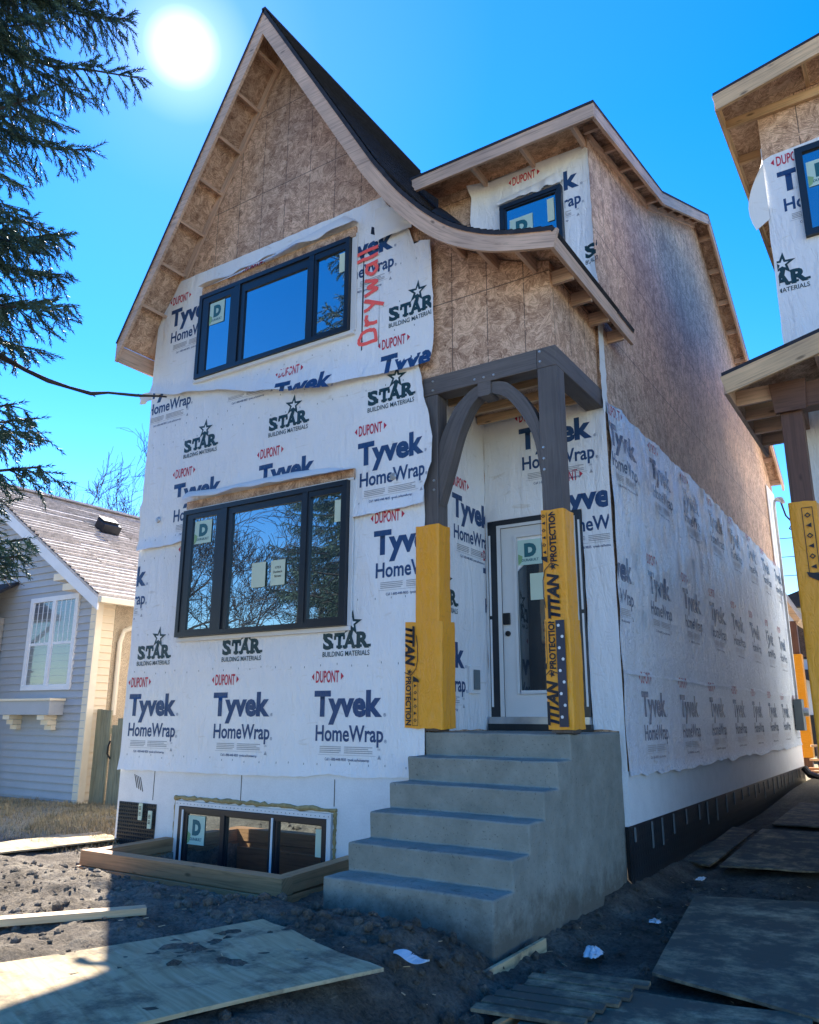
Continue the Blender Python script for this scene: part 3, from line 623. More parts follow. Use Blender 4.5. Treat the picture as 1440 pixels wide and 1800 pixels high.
# lookouts under the left rake, nailer on the wall
tl = (APEX-EAVE)/np.hypot(*(APEX-EAVE)); nl = np.array((tl[1], -tl[0]))   # nl points down into the soffit
for k in range(7):
    c = EAVE+tl*(.62+.61*k)+nl*(.03+.048); c3 = (c[0], (5.944+6.405)/2, c[1])
    build('lookout', MB().obox(c3, ((0, 1, 0), (tl[0], 0, tl[1]), (nl[0], 0, nl[1])), ((6.405-5.944)/2, .02, .046)), 'lumber2', roof, bevel=.002)
a = EAVE+tl*.05+nl*.08; b = EAVE+tl*4.45+nl*.08
build('nailer', MB().bar((a[0], 6.385, a[1]), (b[0], 6.385, b[1]), .036, .09, (nl[0], 0, nl[1])), 'lumber2', roof)
def deck_z(x): return float(np.interp(x, [p[0] for p in top], [p[1] for p in top]))
for x in (-3.52, -3.15, -2.73):
    z = deck_z(x)-.06; build('lookout', MB().box(x-.02, x+.02, 5.944, 6.405, z-.12, z+.02), 'lumber2', roof, bevel=.002)
for y in (6.46, 6.95, 7.45, 7.95):
    build('lookout', MB().box(-2.59, -2.376, y, y+.04, 5.66, 5.80), 'lumber2', roof, bevel=.002)
# --- main roof over the dormer and the side gable (profile in y-z)
MP = [(7.2, 8.215), (10.05, 8.84), (13.4, 10.45), (19.35, 6.85)]
mb = MB(); XR = -2.30
for i, (p, q) in enumerate(zip(MP[:-1], MP[1:])):
    xl = -4.72 if i == 0 else -8.4
    d = np.array(q)-np.array(p); d /= np.hypot(*d); n = np.array((-d[1], d[0]))
    for o, m, rev in ((.014, 0, 0), (-.02, 1, 1)):
        P = [(xl, p[0]+n[0]*o, p[1]+n[1]*o), (XR, p[0]+n[0]*o, p[1]+n[1]*o), (XR, q[0]+n[0]*o, q[1]+n[1]*o), (xl, q[0]+n[0]*o, q[1]+n[1]*o)]
        mb.add(P, [(0, 1, 2, 3) if not rev else (3, 2, 1, 0)], m, [(P[j][0], P[j][1]) for j in range(4)])
    A = [(XR, p[0]+n[0]*.014, p[1]+n[1]*.014), (XR, q[0]+n[0]*.014, q[1]+n[1]*.014), (XR, q[0]-n[0]*.02, q[1]-n[1]*.02), (XR, p[0]-n[0]*.02, p[1]-n[1]*.02)]
    mb.add(A, [(3, 2, 1, 0)], 0)
mb.add([(-4.72, 7.197, 8.23), (XR, 7.197, 8.23), (XR, 7.197, 8.195), (-4.72, 7.197, 8.195)], [(3, 2, 1, 0)], 0)
mroof = build('roof', mb, ['shingle', 'osbplain'], H, recalc=False)
build('fascia', MB().box(-4.7, -2.305, 7.203, 7.241, 8.02, 8.198), 'lumber2', mroof, bevel=.003)
for p, q in zip(MP[:-1], MP[1:]):
    P, Q = Vector((-2.324, p[0], p[1]-.105)), Vector((-2.324, q[0], q[1]-.105))
    if p[0] < 8: P.y += .045
    build('fascia', MB().bar(P, Q, .038, .165), 'lumber2', mroof)
def mz(y): return float(np.interp(y, [p[0] for p in MP], [p[1] for p in MP]))
y = 7.6
while y < 19.2:
    z = mz(y)-.075; build('lookout', MB().box(-2.56, -2.344, y-.02, y+.02, z-.05, z+.045), 'lumber2', mroof); y += .61
for x in (-3.885, -3.235, -2.60):
    build('lookout', MB().box(x-.02, x+.02, 7.242, 7.68, 8.06, 8.16), 'lumber2', mroof)
build('nailer', MB().bar((-2.545, 7.7, mz(7.7)-.12), (-2.545, 10.0, mz(10)-.12), .035, .09), 'lumber2', mroof)
build('nailer', MB().bar((-2.545, 10.1, mz(10.1)-.13), (-2.545, 13.3, mz(13.3)-.13), .035, .09), 'lumber2', mroof)
# underlayment rolled up the dormer cheek
def g(a, b):
    x = -4.4+1.25*a; z = deck_z(x)+.02+(.46*math.sin(math.pi*min(1, .12+.88*a))**.8*(1-.45*a)*math.sin(math.pi*min(1, b*1.0))+.05*noise.noise((a*5, b*5, 1)))*(1 if b < 1 else 0)
    return (x, 7.15+.5*b, z)
build('underlayment', MB().grid(g, 14, 8), 'membrane', H, smooth=True, recalc=False)
# --- walls
wt = [(p[0], p[1]) for p in offs(top, -.045)]
wt = [(-8.32, deck_z(-8.32)-.09), tuple(APEX-np.array((0, .1)))]+[tuple(q) for q in wt[2:] if q[0] < -2.6]+[(-2.59, deck_z(-2.59)-.05)]
poly = [(-8.32, -.3)]+wt+[(-2.59, 4.995), (-4.03, 4.995), (-4.03, -.3)]
mb = MB().prism(poly, FX, 6.41, 6.50); build('sheathing', mb, 'osb', H)
build('sheathing', MB().prism([(6.50, 4.995), (7.68, 4.995), (7.68, 5.83), (6.50, 5.83)], lambda u, v, w: (w, u, v), -2.66, -2.59), 'osb', H)
sw = [(7.68, .3), (19.3, .3), (19.3, MP[3][1]-.03), (13.4, MP[2][1]-.05), (10.05, MP[1][1]-.04), (7.68, mz(7.68)-.04)]
build('side_sheathing', MB().prism(sw, lambda u, v, w: (w, u, v), -2.68, -2.56), 'osbside', H)
build('side_sheathing', MB().prism([(6.5, -.3), (19.3, -.3), (19.3, 6.5), (6.5, 6.5)], lambda u, v, w: (w, u, v), -8.32, -8.2), 'osb', H)
build('side_wrap', MB().prism([(6.42, .9), (19.2, .9), (19.2, 5.9), (6.42, 5.9)], lambda u, v, w: (w, u, v), -8.335, -8.322), 'wrap', H)
build('porch_wall', MB().box(-4.6, -2.68, 7.69, 7.8, .5, 8.18), 'osb', H)
build('porch_wall', MB().box(-4.10, -4.01, 6.50, 7.69, .5, 5.0), 'osb', H)
build('porch_ceiling', MB().box(-4.0, -2.60, 6.6, 7.66, 4.93, 4.96), 'osbplain', H)
for y in (6.85, 7.2, 7.5): build('ceiling_joist', MB().box(-3.99, -2.77, y, y+.04, 4.84, 4.928), 'lumber', H)
# foundation
build('foundation_board', MB().box(-8.30, -4.0, 6.385, 6.409, -.45, 1.06), 'icf', H)
build('foundation_board', MB().box(-2.559, -2.548, 7.68, 19.2, .2, 1.10), 'icf', H)
for x, z0, z1 in ((-7.68, .66, .985), (-6.295, .735, 1.0), (-5.04, .75, 1.0)): build('board_joint', MB().box(x-.004, x+.004, 6.382, 6.3845, z0, z1), 'black', H)
mb = MB()
for i in range(4): mb.bar((-8.03+.035*i, 6.383, .93-.01*i), (-7.97+.035*i, 6.383, .78-.012*i), .003, .010, (1, 0, 0))
build('scuff_marks', mb, 'black', H)
def dimples(mb, fn, u0, u1, v0, v1, st=.04, hh=.012):
    V0 = [fn(u0, v0, 0), fn(u1, v0, 0), fn(u1, v1, 0), fn(u0, v1, 0)]; mb.add(V0, [(0, 1, 2, 3)])
    nu, nv = int((u1-u0)/st), int((v1-v0)/st)
    for i in range(nu):
        for j in range(nv):
            u, v, r = u0+(i+.5)*st, v0+(j+.5)*st, st*.3
            mb.add([fn(u-r, v-r, 0), fn(u+r, v-r, 0), fn(u+r, v+r, 0), fn(u-r, v+r, 0), fn(u-r*.5, v-r*.5, hh), fn(u+r*.5, v-r*.5, hh), fn(u+r*.5, v+r*.5, hh), fn(u-r*.5, v+r*.5, hh)],
                   [(4, 5, 6, 7), (0, 1, 5, 4), (1, 2, 6, 5), (2, 3, 7, 6), (3, 0, 4, 7)])
mb = MB(); dimples(mb, FR(6.38), -8.26, -7.6, -.1, .62); me_ = build('dimple_membrane', mb, 'membrane', H, recalc=False)
for tx, z0, z1 in ((-7.83, .44, .62), (-7.66, .36, .55)):
    mb = MB().box(tx-.03, tx+.03, 6.34, 6.352, z0, z1); a = Art()
    for zz in (z0+.05, z0+.11):
        for i in range(3): a.rect(tx-.018, tx+.02, zz+.015*i, zz+.015*i+.008, 1)
    a.emit(mb, FR(6.34)); build('label_tag', mb, ['paper', 'ink'], me_)
build('dimple_membrane', MB().box(-4.27, -4.1, 6.37, 6.383, .42, .60), 'membrane', H)
mb = MB(); dimples(mb, SD(-2.545), 7.6, 19.2, -.15, .62, .075, .0012)
dm = build('dimple_membrane', mb, 'membrane', H, recalc=False)
u = 7.75
while u < 19: build('strap', MB().box(-2.537, -2.528, u-.02, u+.02, .40+random.uniform(-.07, .08), .60), 'greybox', dm); u += random.uniform(.3, .62)

build('foundation_board', MB().box(-2.60, -2.547, 7.667, 7.679, .60, 1.10), 'icf', H)
build('dimple_membrane', MB().box(-2.60, -2.54, 7.665, 7.678, -.3, .61), 'membrane', H)
build('corner_wrap', MB().grid(lambda a, b: (-2.60+.058*a, 7.668+.006*noise.noise((a*3, b*12, 5)), 1.03+3.86*b), 3, 40), 'wrap', H, smooth=True, recalc=False)
# --- windows
def sticker(parent, fn, u0, u1, v0, v1):
    mb = MB(); mb.add([fn(u0, v0, 0), fn(u1, v0, 0), fn(u1, v1, 0), fn(u0, v1, 0)], [(0, 1, 2, 3)])
    w, h = u1-u0, v1-v0; a = Art()
    a.text('D', u0+w*.27, u1-w*.22, v0+h*.36, h*.5, 1, .08).text('DURABUILT', u0+w*.16, u1-w*.14, v0+h*.14, h*.10, 1, .03)
    a.poly([(u0+.002, v0+h*.45), (u0+w*.2, v0+h*.35), (u0+w*.14, v0+h*.1), (u0+.002, v0+.003)], 2)
    a.emit(mb, fn, lift=.001); return build('sticker', mb, ['sticker', 'teal', 'lime'], parent, recalc=False)
def notice(parent, fn, u0, u1, v0, v1, lines=()):
    mb = MB(); mb.add([fn(u0, v0, 0), fn(u1, v0, 0), fn(u1, v1, 0), fn(u0, v1, 0)], [(0, 1, 2, 3)]); a = Art(); w, h = u1-u0, v1-v0
    for i, (t, k) in enumerate(lines): a.text(t, u0+w*(.5-k), u0+w*(.5+k), v0+h*(.66-.17*i), h*.09, 1, .02)
    a.emit(mb, fn, lift=.001); return build('notice', mb, ['paper', 'ink'], parent, recalc=False)
def window(x0, x1, z0, z1, yw, panes, mulls, sill_in=.02, frame='frame', sash=.03, dp=.06):
    """frame (jambs, mullions), sashes, one mesh of panes; the face stands proud of the wrap"""
    yf = yw-dp; mb = MB()
    pz0, pz1 = panes[0][2], panes[0][3]; e = .055
    mb.box(x0, x1, yf, yw+.05, z1-e, z1); mb.box(x0, x1, yf, yw+.05, z0, z0+e); mb.box(x0, x0+e, yf, yw+.05, z0+e, z1-e); mb.box(x1-e, x1, yf, yw+.05, z0+e, z1-e)
    for a, b in mulls: mb.box(a, b, yf+.003, yw+.05, z0+e, z1-e)
    w = build('window', mb, frame, H, bevel=.004)
    mb = MB()
    xs = [x0+e]+[q for m in mulls for q in m]+[x1-e]
    for k, (a, b, c, d) in enumerate(panes):
        X0, X1 = xs[2*k], xs[2*k+1]; ys = yf+(.012 if k != 1 else .022)
        mb.box(X0, X1, ys, ys+.04, d, z1-e); mb.box(X0, X1, ys, ys+.04, z0+e, c); mb.box(X0, a, ys, ys+.04, c, d); mb.box(b, X1, ys, ys+.04, c, d)
    build('sash', mb, frame, w, bevel=.003)
    mb = MB()
    for k, (a, b, c, d) in enumerate(panes):
        y = yf+.034+.008*(k % 2); t = .004*(k-1)
        mb.add([(a-.01, y+t, c-.01), (b+.01, y-t, c-.01), (b+.01, y-t, d+.01), (a-.01, y+t, d+.01)], [(0, 1, 2, 3)])
    build('pane', mb, 'glass', w, recalc=False); return w, yf
YW = 6.352
w1, yf = window(-7.43, -4.91, 2.49, 4.025, YW, [(-7.26, -6.86, 2.57, 3.91), (-6.60, -5.55, 2.55, 3.89), (-5.415, -4.995, 2.58, 3.905)], [(-6.79, -6.685), (-5.525, -5.45)])
G = FR(yf+.026)
sticker(w1, G, -7.235, -6.945, 3.59, 3.87)
notice(w1, G, -6.25, -6.04, 2.98, 3.26); notice(w1, G, -5.96, -5.752, 2.98, 3.26, (('1753', .2), ('Dunbeck', .32), ('Street', .24))); notice(w1, G, -5.085, -5.0, 3.584, 3.825)
w2, yf = window(-7.43, -4.95, 5.77, 6.955, YW-.015, [(-7.255, -6.86, 5.845, 6.81), (-6.61, -5.59, 5.79, 6.78), (-5.445, -5.02, 5.84, 6.82)], [(-6.79, -6.69), (-5.55, -5.475)])
G = FR(yf+.026)
sticker(w2, G, -7.24, -6.975, 6.48, 6.79); notice(w2, G, -5.108, -5.025, 6.54, 6.785)
build('window_trim', MB().box(-7.47, -4.89, 6.30, 6.35, 5.725, 5.768), 'whiteframe', H, bevel=.004)
build('window_trim', MB().box(-7.46, -4.87, 6.345, 6.365, 2.44, 2.488), 'whiteframe', H, bevel=.004)
build('window_trim', MB().box(-4.905, -4.86, 6.345, 6.365, 2.49, 4.08), 'whiteframe', H); build('window_trim', MB().box(-7.43, -4.86, 6.335, 6.365, 4.027, 4.05), 'whiteframe', H)
build('window_trim', MB().box(-4.945, -4.875, 6.325, 6.345, 5.77, 7.0), 'whiteframe', H)
build('header_strip', MB().box(-7.43, -4.85, 6.335, 6.363, 4.052, 4.15), 'osbplain', H)
build('header_strip', MB().box(-7.43, -4.89, 6.312, 6.345, 6.958, 7.085), 'osbplain', H)
# basement window
mb = MB(); 
w3, yf = window(-7.185, -5.10, -.30, .632, 6.37, [(-7.05, -6.55, -.2, .56), (-6.46, -5.86, -.2, .565), (-5.73, -5.13, -.2, .57)], [(-6.535, -6.475), (-5.845, -5.76)], dp=.03)
sticker(w3, FR(yf+.026), -7.045, -6.785, .25, .545); notice(w3, FR(yf+.026), -5.245, -5.15, .28, .535)
mb = MB(); mb.box(-7.25, -7.187, 6.345, 6.384, -.35, .635); mb.box(-5.098, -5.045, 6.345, 6.384, -.35, .635); mb.box(-7.25, -5.045, 6.345, 6.384, .636, .684)
build('window_trim', mb, 'whiteframe', w3)
for x in (-5.80, -7.12): build('sash_liner', MB().box(x, x+.023, 6.328, 6.337, -.2, .6), 'whiteframe', w3)
a = Art()
for i in range(40): x = -7.22+2.15*i/39; a.rect(x-.004, x+.004, .655, .663, 0)
mb = MB(); a.emit(mb, FR(6.345)); build('screw', mb, 'ink', w3, recalc=False)
def foam(p, q, r):
    n = 46; pts = [Vector(p).lerp(Vector(q), i/n)+Vector((random.uniform(-.006, .006), 0, random.uniform(-.008, .010))) for i in range(n+1)]
    return MB().tube(pts, [r*random.uniform(.55, 1.25) for _ in pts], 7)
build('spray_foam', foam((-7.29, 6.375, .715), (-5.0, 6.375, .715), .024), 'foam', w3, smooth=True)
build('spray_foam', foam((-7.275, 6.378, -.3), (-7.275, 6.378, .71), .018), 'foam', w3, smooth=True)
build('spray_foam', foam((-5.02, 6.378, -.3), (-5.02, 6.378, .71), .018), 'foam', w3, smooth=True)

# --- house wrap on the front
C2 = lambda A, *pl: A.clip(list(pl))
f64 = FR(6.395)
arts = [TY.at(x, 1.608) for x in (-8.25, -6.79, -5.33)]+[ST.at(x, 2.27) for x in (-8.17, -6.70, -5.24)]+[TY.at(x, 3.195) for x in (-8.99, -7.53, -4.612)]
arts = [C2(a, (-1, 0, 8.315), (1, 0, -4.01)) for a in arts]
sheet('house_wrap', [(-8.33, .97), (-7.2, .985), (-6.3, .99), (-5.4, 1.01), (-5.1, 1.05), (-4.8, 1.025), (-4.2, 1.05), (-4.005, 1.06), (-4.005, 3.80), (-8.33, 3.80)], f64, .013, H, arts, 1., 1.3,
      dots=((-8.2, -4.1, 1.14, .2), (-8.2, -4.1, 2.1, .2), (-8.2, -7.5, 2.55, .2), (-4.8, -4.1, 2.75, .2), (-8.2, -7.5, 3.5, .2)),
      extra=lambda u, v: max(0, 1.14-v)*.12*(1+noise.noise((u*2.5, 0, 3))))
arts = [ST.at(x, 4.835) for x in (-7.60, -6.145, -4.708)]
arts += [C2(TY.at(-7.73, 4.185), (0, -1, -4.25)), C2(TY.at(-6.27, 4.185), (0, -1, -4.25)), TY.at(-4.83, 4.18)]
arts += [C2(TY.at(-7.73, 4.185), (0, 1, 4.15), (1, 0, -7.44))]
arts += [C2(TY.at(-8.41, 5.74), (-1, 0, 8.315)), C2(TY.at(-6.95, 5.74), (0, 1, 5.42)), C2(ST.at(-8.30, 6.4), (-1, 0, 8.315))]
sheet('house_wrap', [(-8.335, 3.64), (-7.6, 3.65), (-7.47, 3.67), (-7.47, 4.0), (-4.87, 4.0), (-4.87, 3.615), (-4.2, 3.63), (-3.965, 3.64), (-3.98, 3.82), (-3.87, 4.04), (-3.855, 4.3), (-3.92, 4.61), (-3.98, 4.77), (-4.01, 5.0), (-4.09, 5.25), (-8.335, 5.82)], f64, .028, H, arts, 5., 1.5,
      dots=((-8.2, -4.1, 5.02, .22), (-8.2, -7.5, 3.75, .2), (-4.8, -4.1, 3.76, .2), (-8.2, -5.6, 5.25, .2)),
      extra=lambda u, v: max(0, u+4.25)**2*.45+max(0, 3.78-v)*.22*(1+.8*noise.noise((u*3, 0, 7))))
arts = [C2(TY.at(-8.06, 6.715), (-1, 0, 8.27)), C2(TY.at(-6.70, 6.72), (0, -1, -7.05)), C2(TY.at(-5.24, 6.66), (-1, 0, 4.93), (0, 1, 6.90)), C2(ST.at(-4.432, 5.75), (1, 0, -3.875)),
        C2(TY.at(-6.01, 5.135), (-.17, -1, -4.25)), C2(TY.at(-4.53, 5.11), (1, 0, -3.88), (0, -1, -5.12))]
def catmull2(P, n=4): return catmull(P, n)
# a slash in the sheet, with a spray painted word beside it
dw = Art(); gl = {'D': [(0, 0), (0, .10), (.05, .09), (.065, .05), (.05, .01), (0, 0)], 'r': [(0, 0), (0, .065), (0, .04), (.02, .062), (.045, .06)], 'y': [(0, .07), (.025, .02), (.055, .07), (.01, -.04)],
     'w': [(0, .07), (.02, 0), (.04, .055), (.06, 0), (.08, .07)], 'a': [(.055, .06), (.02, .065), (0, .03), (.02, 0), (.055, .02), (.055, .065), (.06, 0)], 'l': [(0, .12), (.01, 0)]}
x = 0
for ch in 'Drywall':
    P = [tuple(q_) for q_ in catmull2(gl[ch])]; k = 1.75; dw.ribbon([(x+p[0]*k+random.uniform(-.004, .004), p[1]*k+random.uniform(-.002, .002)) for p in P], .033, 6); x += max(p[0] for p in P)*k+.055
sc_ = 1.22/x
slash = Art().poly([(-4.805, 5.50), (-4.79, 5.505), (-4.783, 6.3), (-4.79, 6.93), (-4.805, 6.3)], 7).poly([(-4.70, 6.93), (-4.62, 6.88), (-4.655, 7.0), (-4.69, 7.02)], 7).poly([(-4.57, 5.5), (-4.562, 5.5), (-4.566, 6.2)], 7)
drywall = dw.at(-4.60, 5.58, math.pi/2, sc_)
sheet('house_wrap', [(-8.34, 5.80), (-7.9, 5.68), (-6.99, 5.54), (-6.3, 5.34), (-5.13, 5.17), (-4.1, 5.12), (-3.885, 5.14), (-3.85, 5.39), (-3.855, 5.8), (-3.89, 6.55), (-4.02, 6.60), (-4.1, 6.53), (-4.17, 6.78), (-4.35, 7.05), (-4.56, 7.36), (-5.1, 7.36), (-6.3, 7.36), (-7.92, 7.37), (-8.25, 6.92), (-8.32, 6.76)], f64, .045, H,
      [a.cut(.07) if False else a for a in arts]+[slash, drywall], 9., 1.3, mats=('wrap', 'tyblue', 'tyred', 'tygreen', 'tygrey', 'flap', 'orange', 'black'),
      dots=((-6.6, -4.1, 5.62, .22), (-4.7, -4.0, 5.95, .2), (-4.7, -4.0, 6.4, .2)),
      extra=lambda u, v: max(0, 5.15+(-4.1-u)*.16-v+.1)*.30*(1+.8*noise.noise((u*3, 0, 7)))+max(0, u+4.1)*.12)
build('wrap_patch', MB().grid(lambda a, b: (-4.62+.5*a, 6.315-.02*math.sin(a*3)-.02*noise.noise((a*4, b*4, 2)), 6.78+.42*b-.33*a*a*b), 10, 8), 'flap', H, smooth=True, recalc=False)
flap(H, [(-7.43, 4.29), (-6.9, 4.25), (-6.3, 4.26), (-5.7, 4.255), (-5.2, 4.22), (-4.84, 4.14)], [(-7.44, 4.155), (-6.9, 4.16), (-6, 4.15), (-4.84, 4.115)], f64, .045, .14, 1.)
flap(H, [(-7.43, 7.10), (-6.8, 7.13), (-6.2, 7.17), (-5.6, 7.25), (-5.08, 7.31), (-4.87, 7.15)], [(-7.43, 7.075), (-6.8, 7.07), (-5.5, 7.09), (-4.88, 7.10)], f64, .06, .14, 3.)
# scrap of wrap folded round the left corner
build('loose_flap', MB().grid(lambda a, b: (-8.30-.26*a+.03*noise.noise((a*3, b*3, 1)), 6.38-.03*a+.05*noise.noise((a*2, b*5, 4)), 5.72+.14*b-.02*a), 8, 4), 'flap', H, smooth=True, recalc=False)
a = C2(TY.at(-9.05, 4.1), (-1, 0, 8.42), (1, 0, -8.30))
mb = MB(); cf = lambda u, v, w: (u, 6.47+.03*noise.noise((u*4, v*3, 2))-w, v)
cr_ = [(-8.30, 3.35), (-8.36, 3.4), (-8.44, 3.7), (-8.46, 4.0), (-8.50, 4.25), (-8.44, 4.42), (-8.34, 4.45), (-8.30, 4.42)]
V, F = gridcut(cr_, [list(range(len(cr_)))], .08); mb.add([cf(u, v, 0) for u, v in V], F, 0); a.emit(mb, cf)
build('loose_flap', mb, ['wrap', 'tyblue', 'tyred', 'tygreen', 'tygrey'], H, smooth=True, recalc=False)
for x, z in ((-7.98, 4.005), (-4.37, 3.985)):
    mb = MB(); mb.tube([(x, 6.345, z), (x, 6.362, z)], [.03, .042], 14); mb.tube([(x, 6.338, z), (x, 6.346, z)], [.012, .014], 8); build('cap_washer', mb, 'bolt', H)

# --- house wrap inside the porch, on the dormer, film on the side
arts = [C2(TY.at(6.0, 4.46), (-1, 0, -6.62), (1, 0, 7.66)), C2(TY.at(6.93, 3.66), (1, 0, 7.67)), C2(ST.at(6.42, 2.70), (-1, 0, -6.62)), C2(TY.at(6.30, 2.09), (-1, 0, -6.62)), C2(TY.at(7.60, 2.95), (1, 0, 7.66))]
sheet('house_wrap', [(6.60, 1.47), (7.672, 1.47), (7.672, 4.92), (6.60, 4.92)], SD(-4.008), .006, H, arts, 13., .8)
arts = [C2(TY.at(-3.55, 4.50), (1, 0, -2.57)), C2(TY.at(-3.20, 3.72), (1, 0, -2.57))]
sheet('house_wrap', [(-4.0, 3.62), (-4.0, 1.48), (-3.955, 1.48), (-3.955, 3.68), (-3.6, 3.73), (-3.3, 3.71), (-2.86, 3.72), (-2.86, 1.48), (-2.55, 1.47), (-2.552, 4.98), (-4.0, 4.92)], FR(7.685), .016, H, arts, 17., .8)
arts = [C2(TY.at(-3.535, 7.60), (0, -1, -7.86)), C2(TY.at(-3.535, 7.60), (-1, 0, 2.87)), C2(ST.at(-2.66, 6.62), (1, 0, -2.50))]
sheet('house_wrap', [(-3.99, 6.5), (-2.50, 6.1), (-2.545, 6.5), (-2.55, 8.02), (-2.62, 8.10), (-2.8, 8.08), (-3.3, 8.07), (-3.7, 8.08), (-4.14, 8.14), (-4.08, 7.95), (-4.10, 7.6), (-4.06, 7.3)], FR(7.685), .012, H, arts, 21., 1.5,
      extra=lambda u, v: max(0, -3.9-u)*.25+max(0, u+2.62)*.4)
mb = MB()
for zz in (4.9, 6.2): pass
w4, yf = window(-3.68, -2.885, 6.35, 7.655, 7.66, [(-3.60, -2.96, 6.45, 7.575)], [], dp=.06)
sticker(w4, FR(yf+.026), -3.56, -3.26, 7.10, 7.42); notice(w4, FR(yf+.026), -3.07, -2.985, 7.22, 7.52)
flap(H, [(-3.72, 7.78), (-3.2, 7.83), (-2.95, 7.88), (-2.87, 7.74)], [(-3.72, 7.69), (-3.2, 7.69), (-2.88, 7.68)], FR(7.685), .02, .07, 6., 24)
# strip of wrap turned round the corner beside the bump
build('wrap_strip', MB().grid(lambda a, b: (-2.56+.012+.02*noise.noise((a*4, b*9, 3)), 7.62+.17*a, 4.75+1.25*b), 4, 16), 'flap', H, smooth=True, recalc=False)
arts = []
for k in range(8): arts.append(TY.at(8.25+1.46*k, 1.62))
for k in range(8): arts.append(TY.at(7.28+1.46*k if k else 7.28, 2.96))
for k in range(8): arts.append(TY.at(7.72+1.46*k, 4.42))
arts = [C2(q, (-1, 0, -7.72), (1, 0, 19.1)) for q in arts]
def filmx(u, v):
    f = max(0, min(1, (v-1.7)/1.2)); 
    rg = max(0, 1-abs(noise.noise((u*2.3+v*.75, v*.45, 9)))*6)+.7*max(0, 1-abs(noise.noise((u*4.1-v*.5, v*.9, 19)))*6)
    return .010*rg*(f*.8+.2)+.032*f*abs(noise.noise((u*1.9+v*.45, v*.25, 4)))+.022*f*abs(noise.noise((u*4.5-v*.8, v*.8, 1)))+max(0, 1.12-v)*.25*(1+noise.noise((u*2.2, 1, 2)))
flm = sheet('house_wrap', [(7.70, 1.06), (9.5, 1.03), (12, 1.04), (16, 1.03), (19.15, 1.05), (19.15, 4.80), (17.5, 4.80), (13.8, 4.88), (10.9, 4.93), (7.70, 4.87)], SD(-2.556), .016, H, arts, 27., 1.6, extra=filmx,
      mats=('film', 'fblue', 'fred', 'fblue', 'tygrey', 'film'), step=.05, rag=.05)
build('wrap_seam', MB().grid(lambda a, b: (-2.528+.010*noise.noise((a*30, b, 1))-.012*b, 7.72+11.2*a, 2.02+.03*noise.noise((a*9, 0, 2))+.06*b), 90, 2), 'film', H, smooth=True, recalc=False)

# --- porch timbers
PY0, PY1 = 6.40, 6.59
def post(x0, x1, z0, z1): return build('porch_post', MB().box(x0, x1, PY0, PY1, z0, z1), 'beam', H, bevel=.006)
pl = post(-4.015, -3.855, 1.47, 4.786); pr = post(-2.752, -2.56, 1.47, 4.788)
build('porch_beam', MB().box(-4.03, -2.755, PY0, PY1, 4.79, 4.994), 'beam', H, bevel=.006)
build('porch_beam', MB().box(-2.752, -2.56, PY0, 7.68, 4.79, 4.994), 'beam', H, bevel=.006)
build('key_block', MB().prism([(-3.385, 4.787), (-3.385, 4.66), (-3.37, 4.645), (-3.26, 4.645), (-3.245, 4.66), (-3.245, 4.787)], FX, 6.39, 6.58), 'beam', H)
def brace(O, I, name='arch_brace'):
    O = catmull(O, 5); I = catmull(I, 5); n = min(len(O), len(I)); mb = MB()
    O = [O[int(i*(len(O)-1)/(n-1))] for i in range(n)]; I = [I[int(i*(len(I)-1)/(n-1))] for i in range(n)]
    for i in range(n-1):
        q = [O[i], O[i+1], I[i+1], I[i]]; k = i*.07
        for y in (6.42, 6.56): mb.add([FX(*p, y) for p in q], [(0, 1, 2, 3)], 0, [(k, .14), (k+.07, .14), (k+.07, 0), (k, 0)])
        mb.add([FX(*q[0], 6.42), FX(*q[1], 6.42), FX(*q[1], 6.56), FX(*q[0], 6.56)], [(0, 1, 2, 3)], 0, [(k, 0), (k+.07, 0), (k+.07, .14), (k, .14)])
        mb.add([FX(*q[3], 6.42), FX(*q[2], 6.42), FX(*q[2], 6.56), FX(*q[3], 6.56)], [(0, 1, 2, 3)], 0, [(k, 0), (k+.07, 0), (k+.07, .14), (k, .14)])
    for i in (0, -1): mb.add([FX(*O[i], 6.42), FX(*I[i], 6.42), FX(*I[i], 6.56), FX(*O[i], 6.56)], [(0, 1, 2, 3)])
    mb2 = mb; return build(name, mb2, 'beam', H)
brace([(-3.243, 4.785), (-3.14, 4.765), (-3.05, 4.715), (-2.916, 4.57), (-2.81, 4.39), (-2.756, 4.245)], [(-3.243, 4.665), (-3.14, 4.62), (-3.056, 4.543), (-2.924, 4.345), (-2.82, 4.10), (-2.756, 3.70)])
brace([(-3.387, 4.785), (-3.46, 4.76), (-3.54, 4.71), (-3.668, 4.598), (-3.786, 4.40), (-3.85, 4.25)], [(-3.387, 4.665), (-3.45, 4.61), (-3.517, 4.518), (-3.621, 4.306), (-3.72, 4.0), (-3.85, 3.62)])
for x, z in ((-3.906, 4.935), (-3.906, 4.835), (-3.419, 4.84), (-3.318, 4.84), (-3.21, 4.84), (-2.718, 4.957), (-2.718, 4.855), (-2.718, 3.998), (-2.718, 3.891), (-2.718, 3.785), (-3.898, 3.871), (-3.898, 3.775)):
    build('bolt', MB().tube([(x, 6.401, z), (x, 6.388, z)], [.014, .011], 8), 'bolt', H)
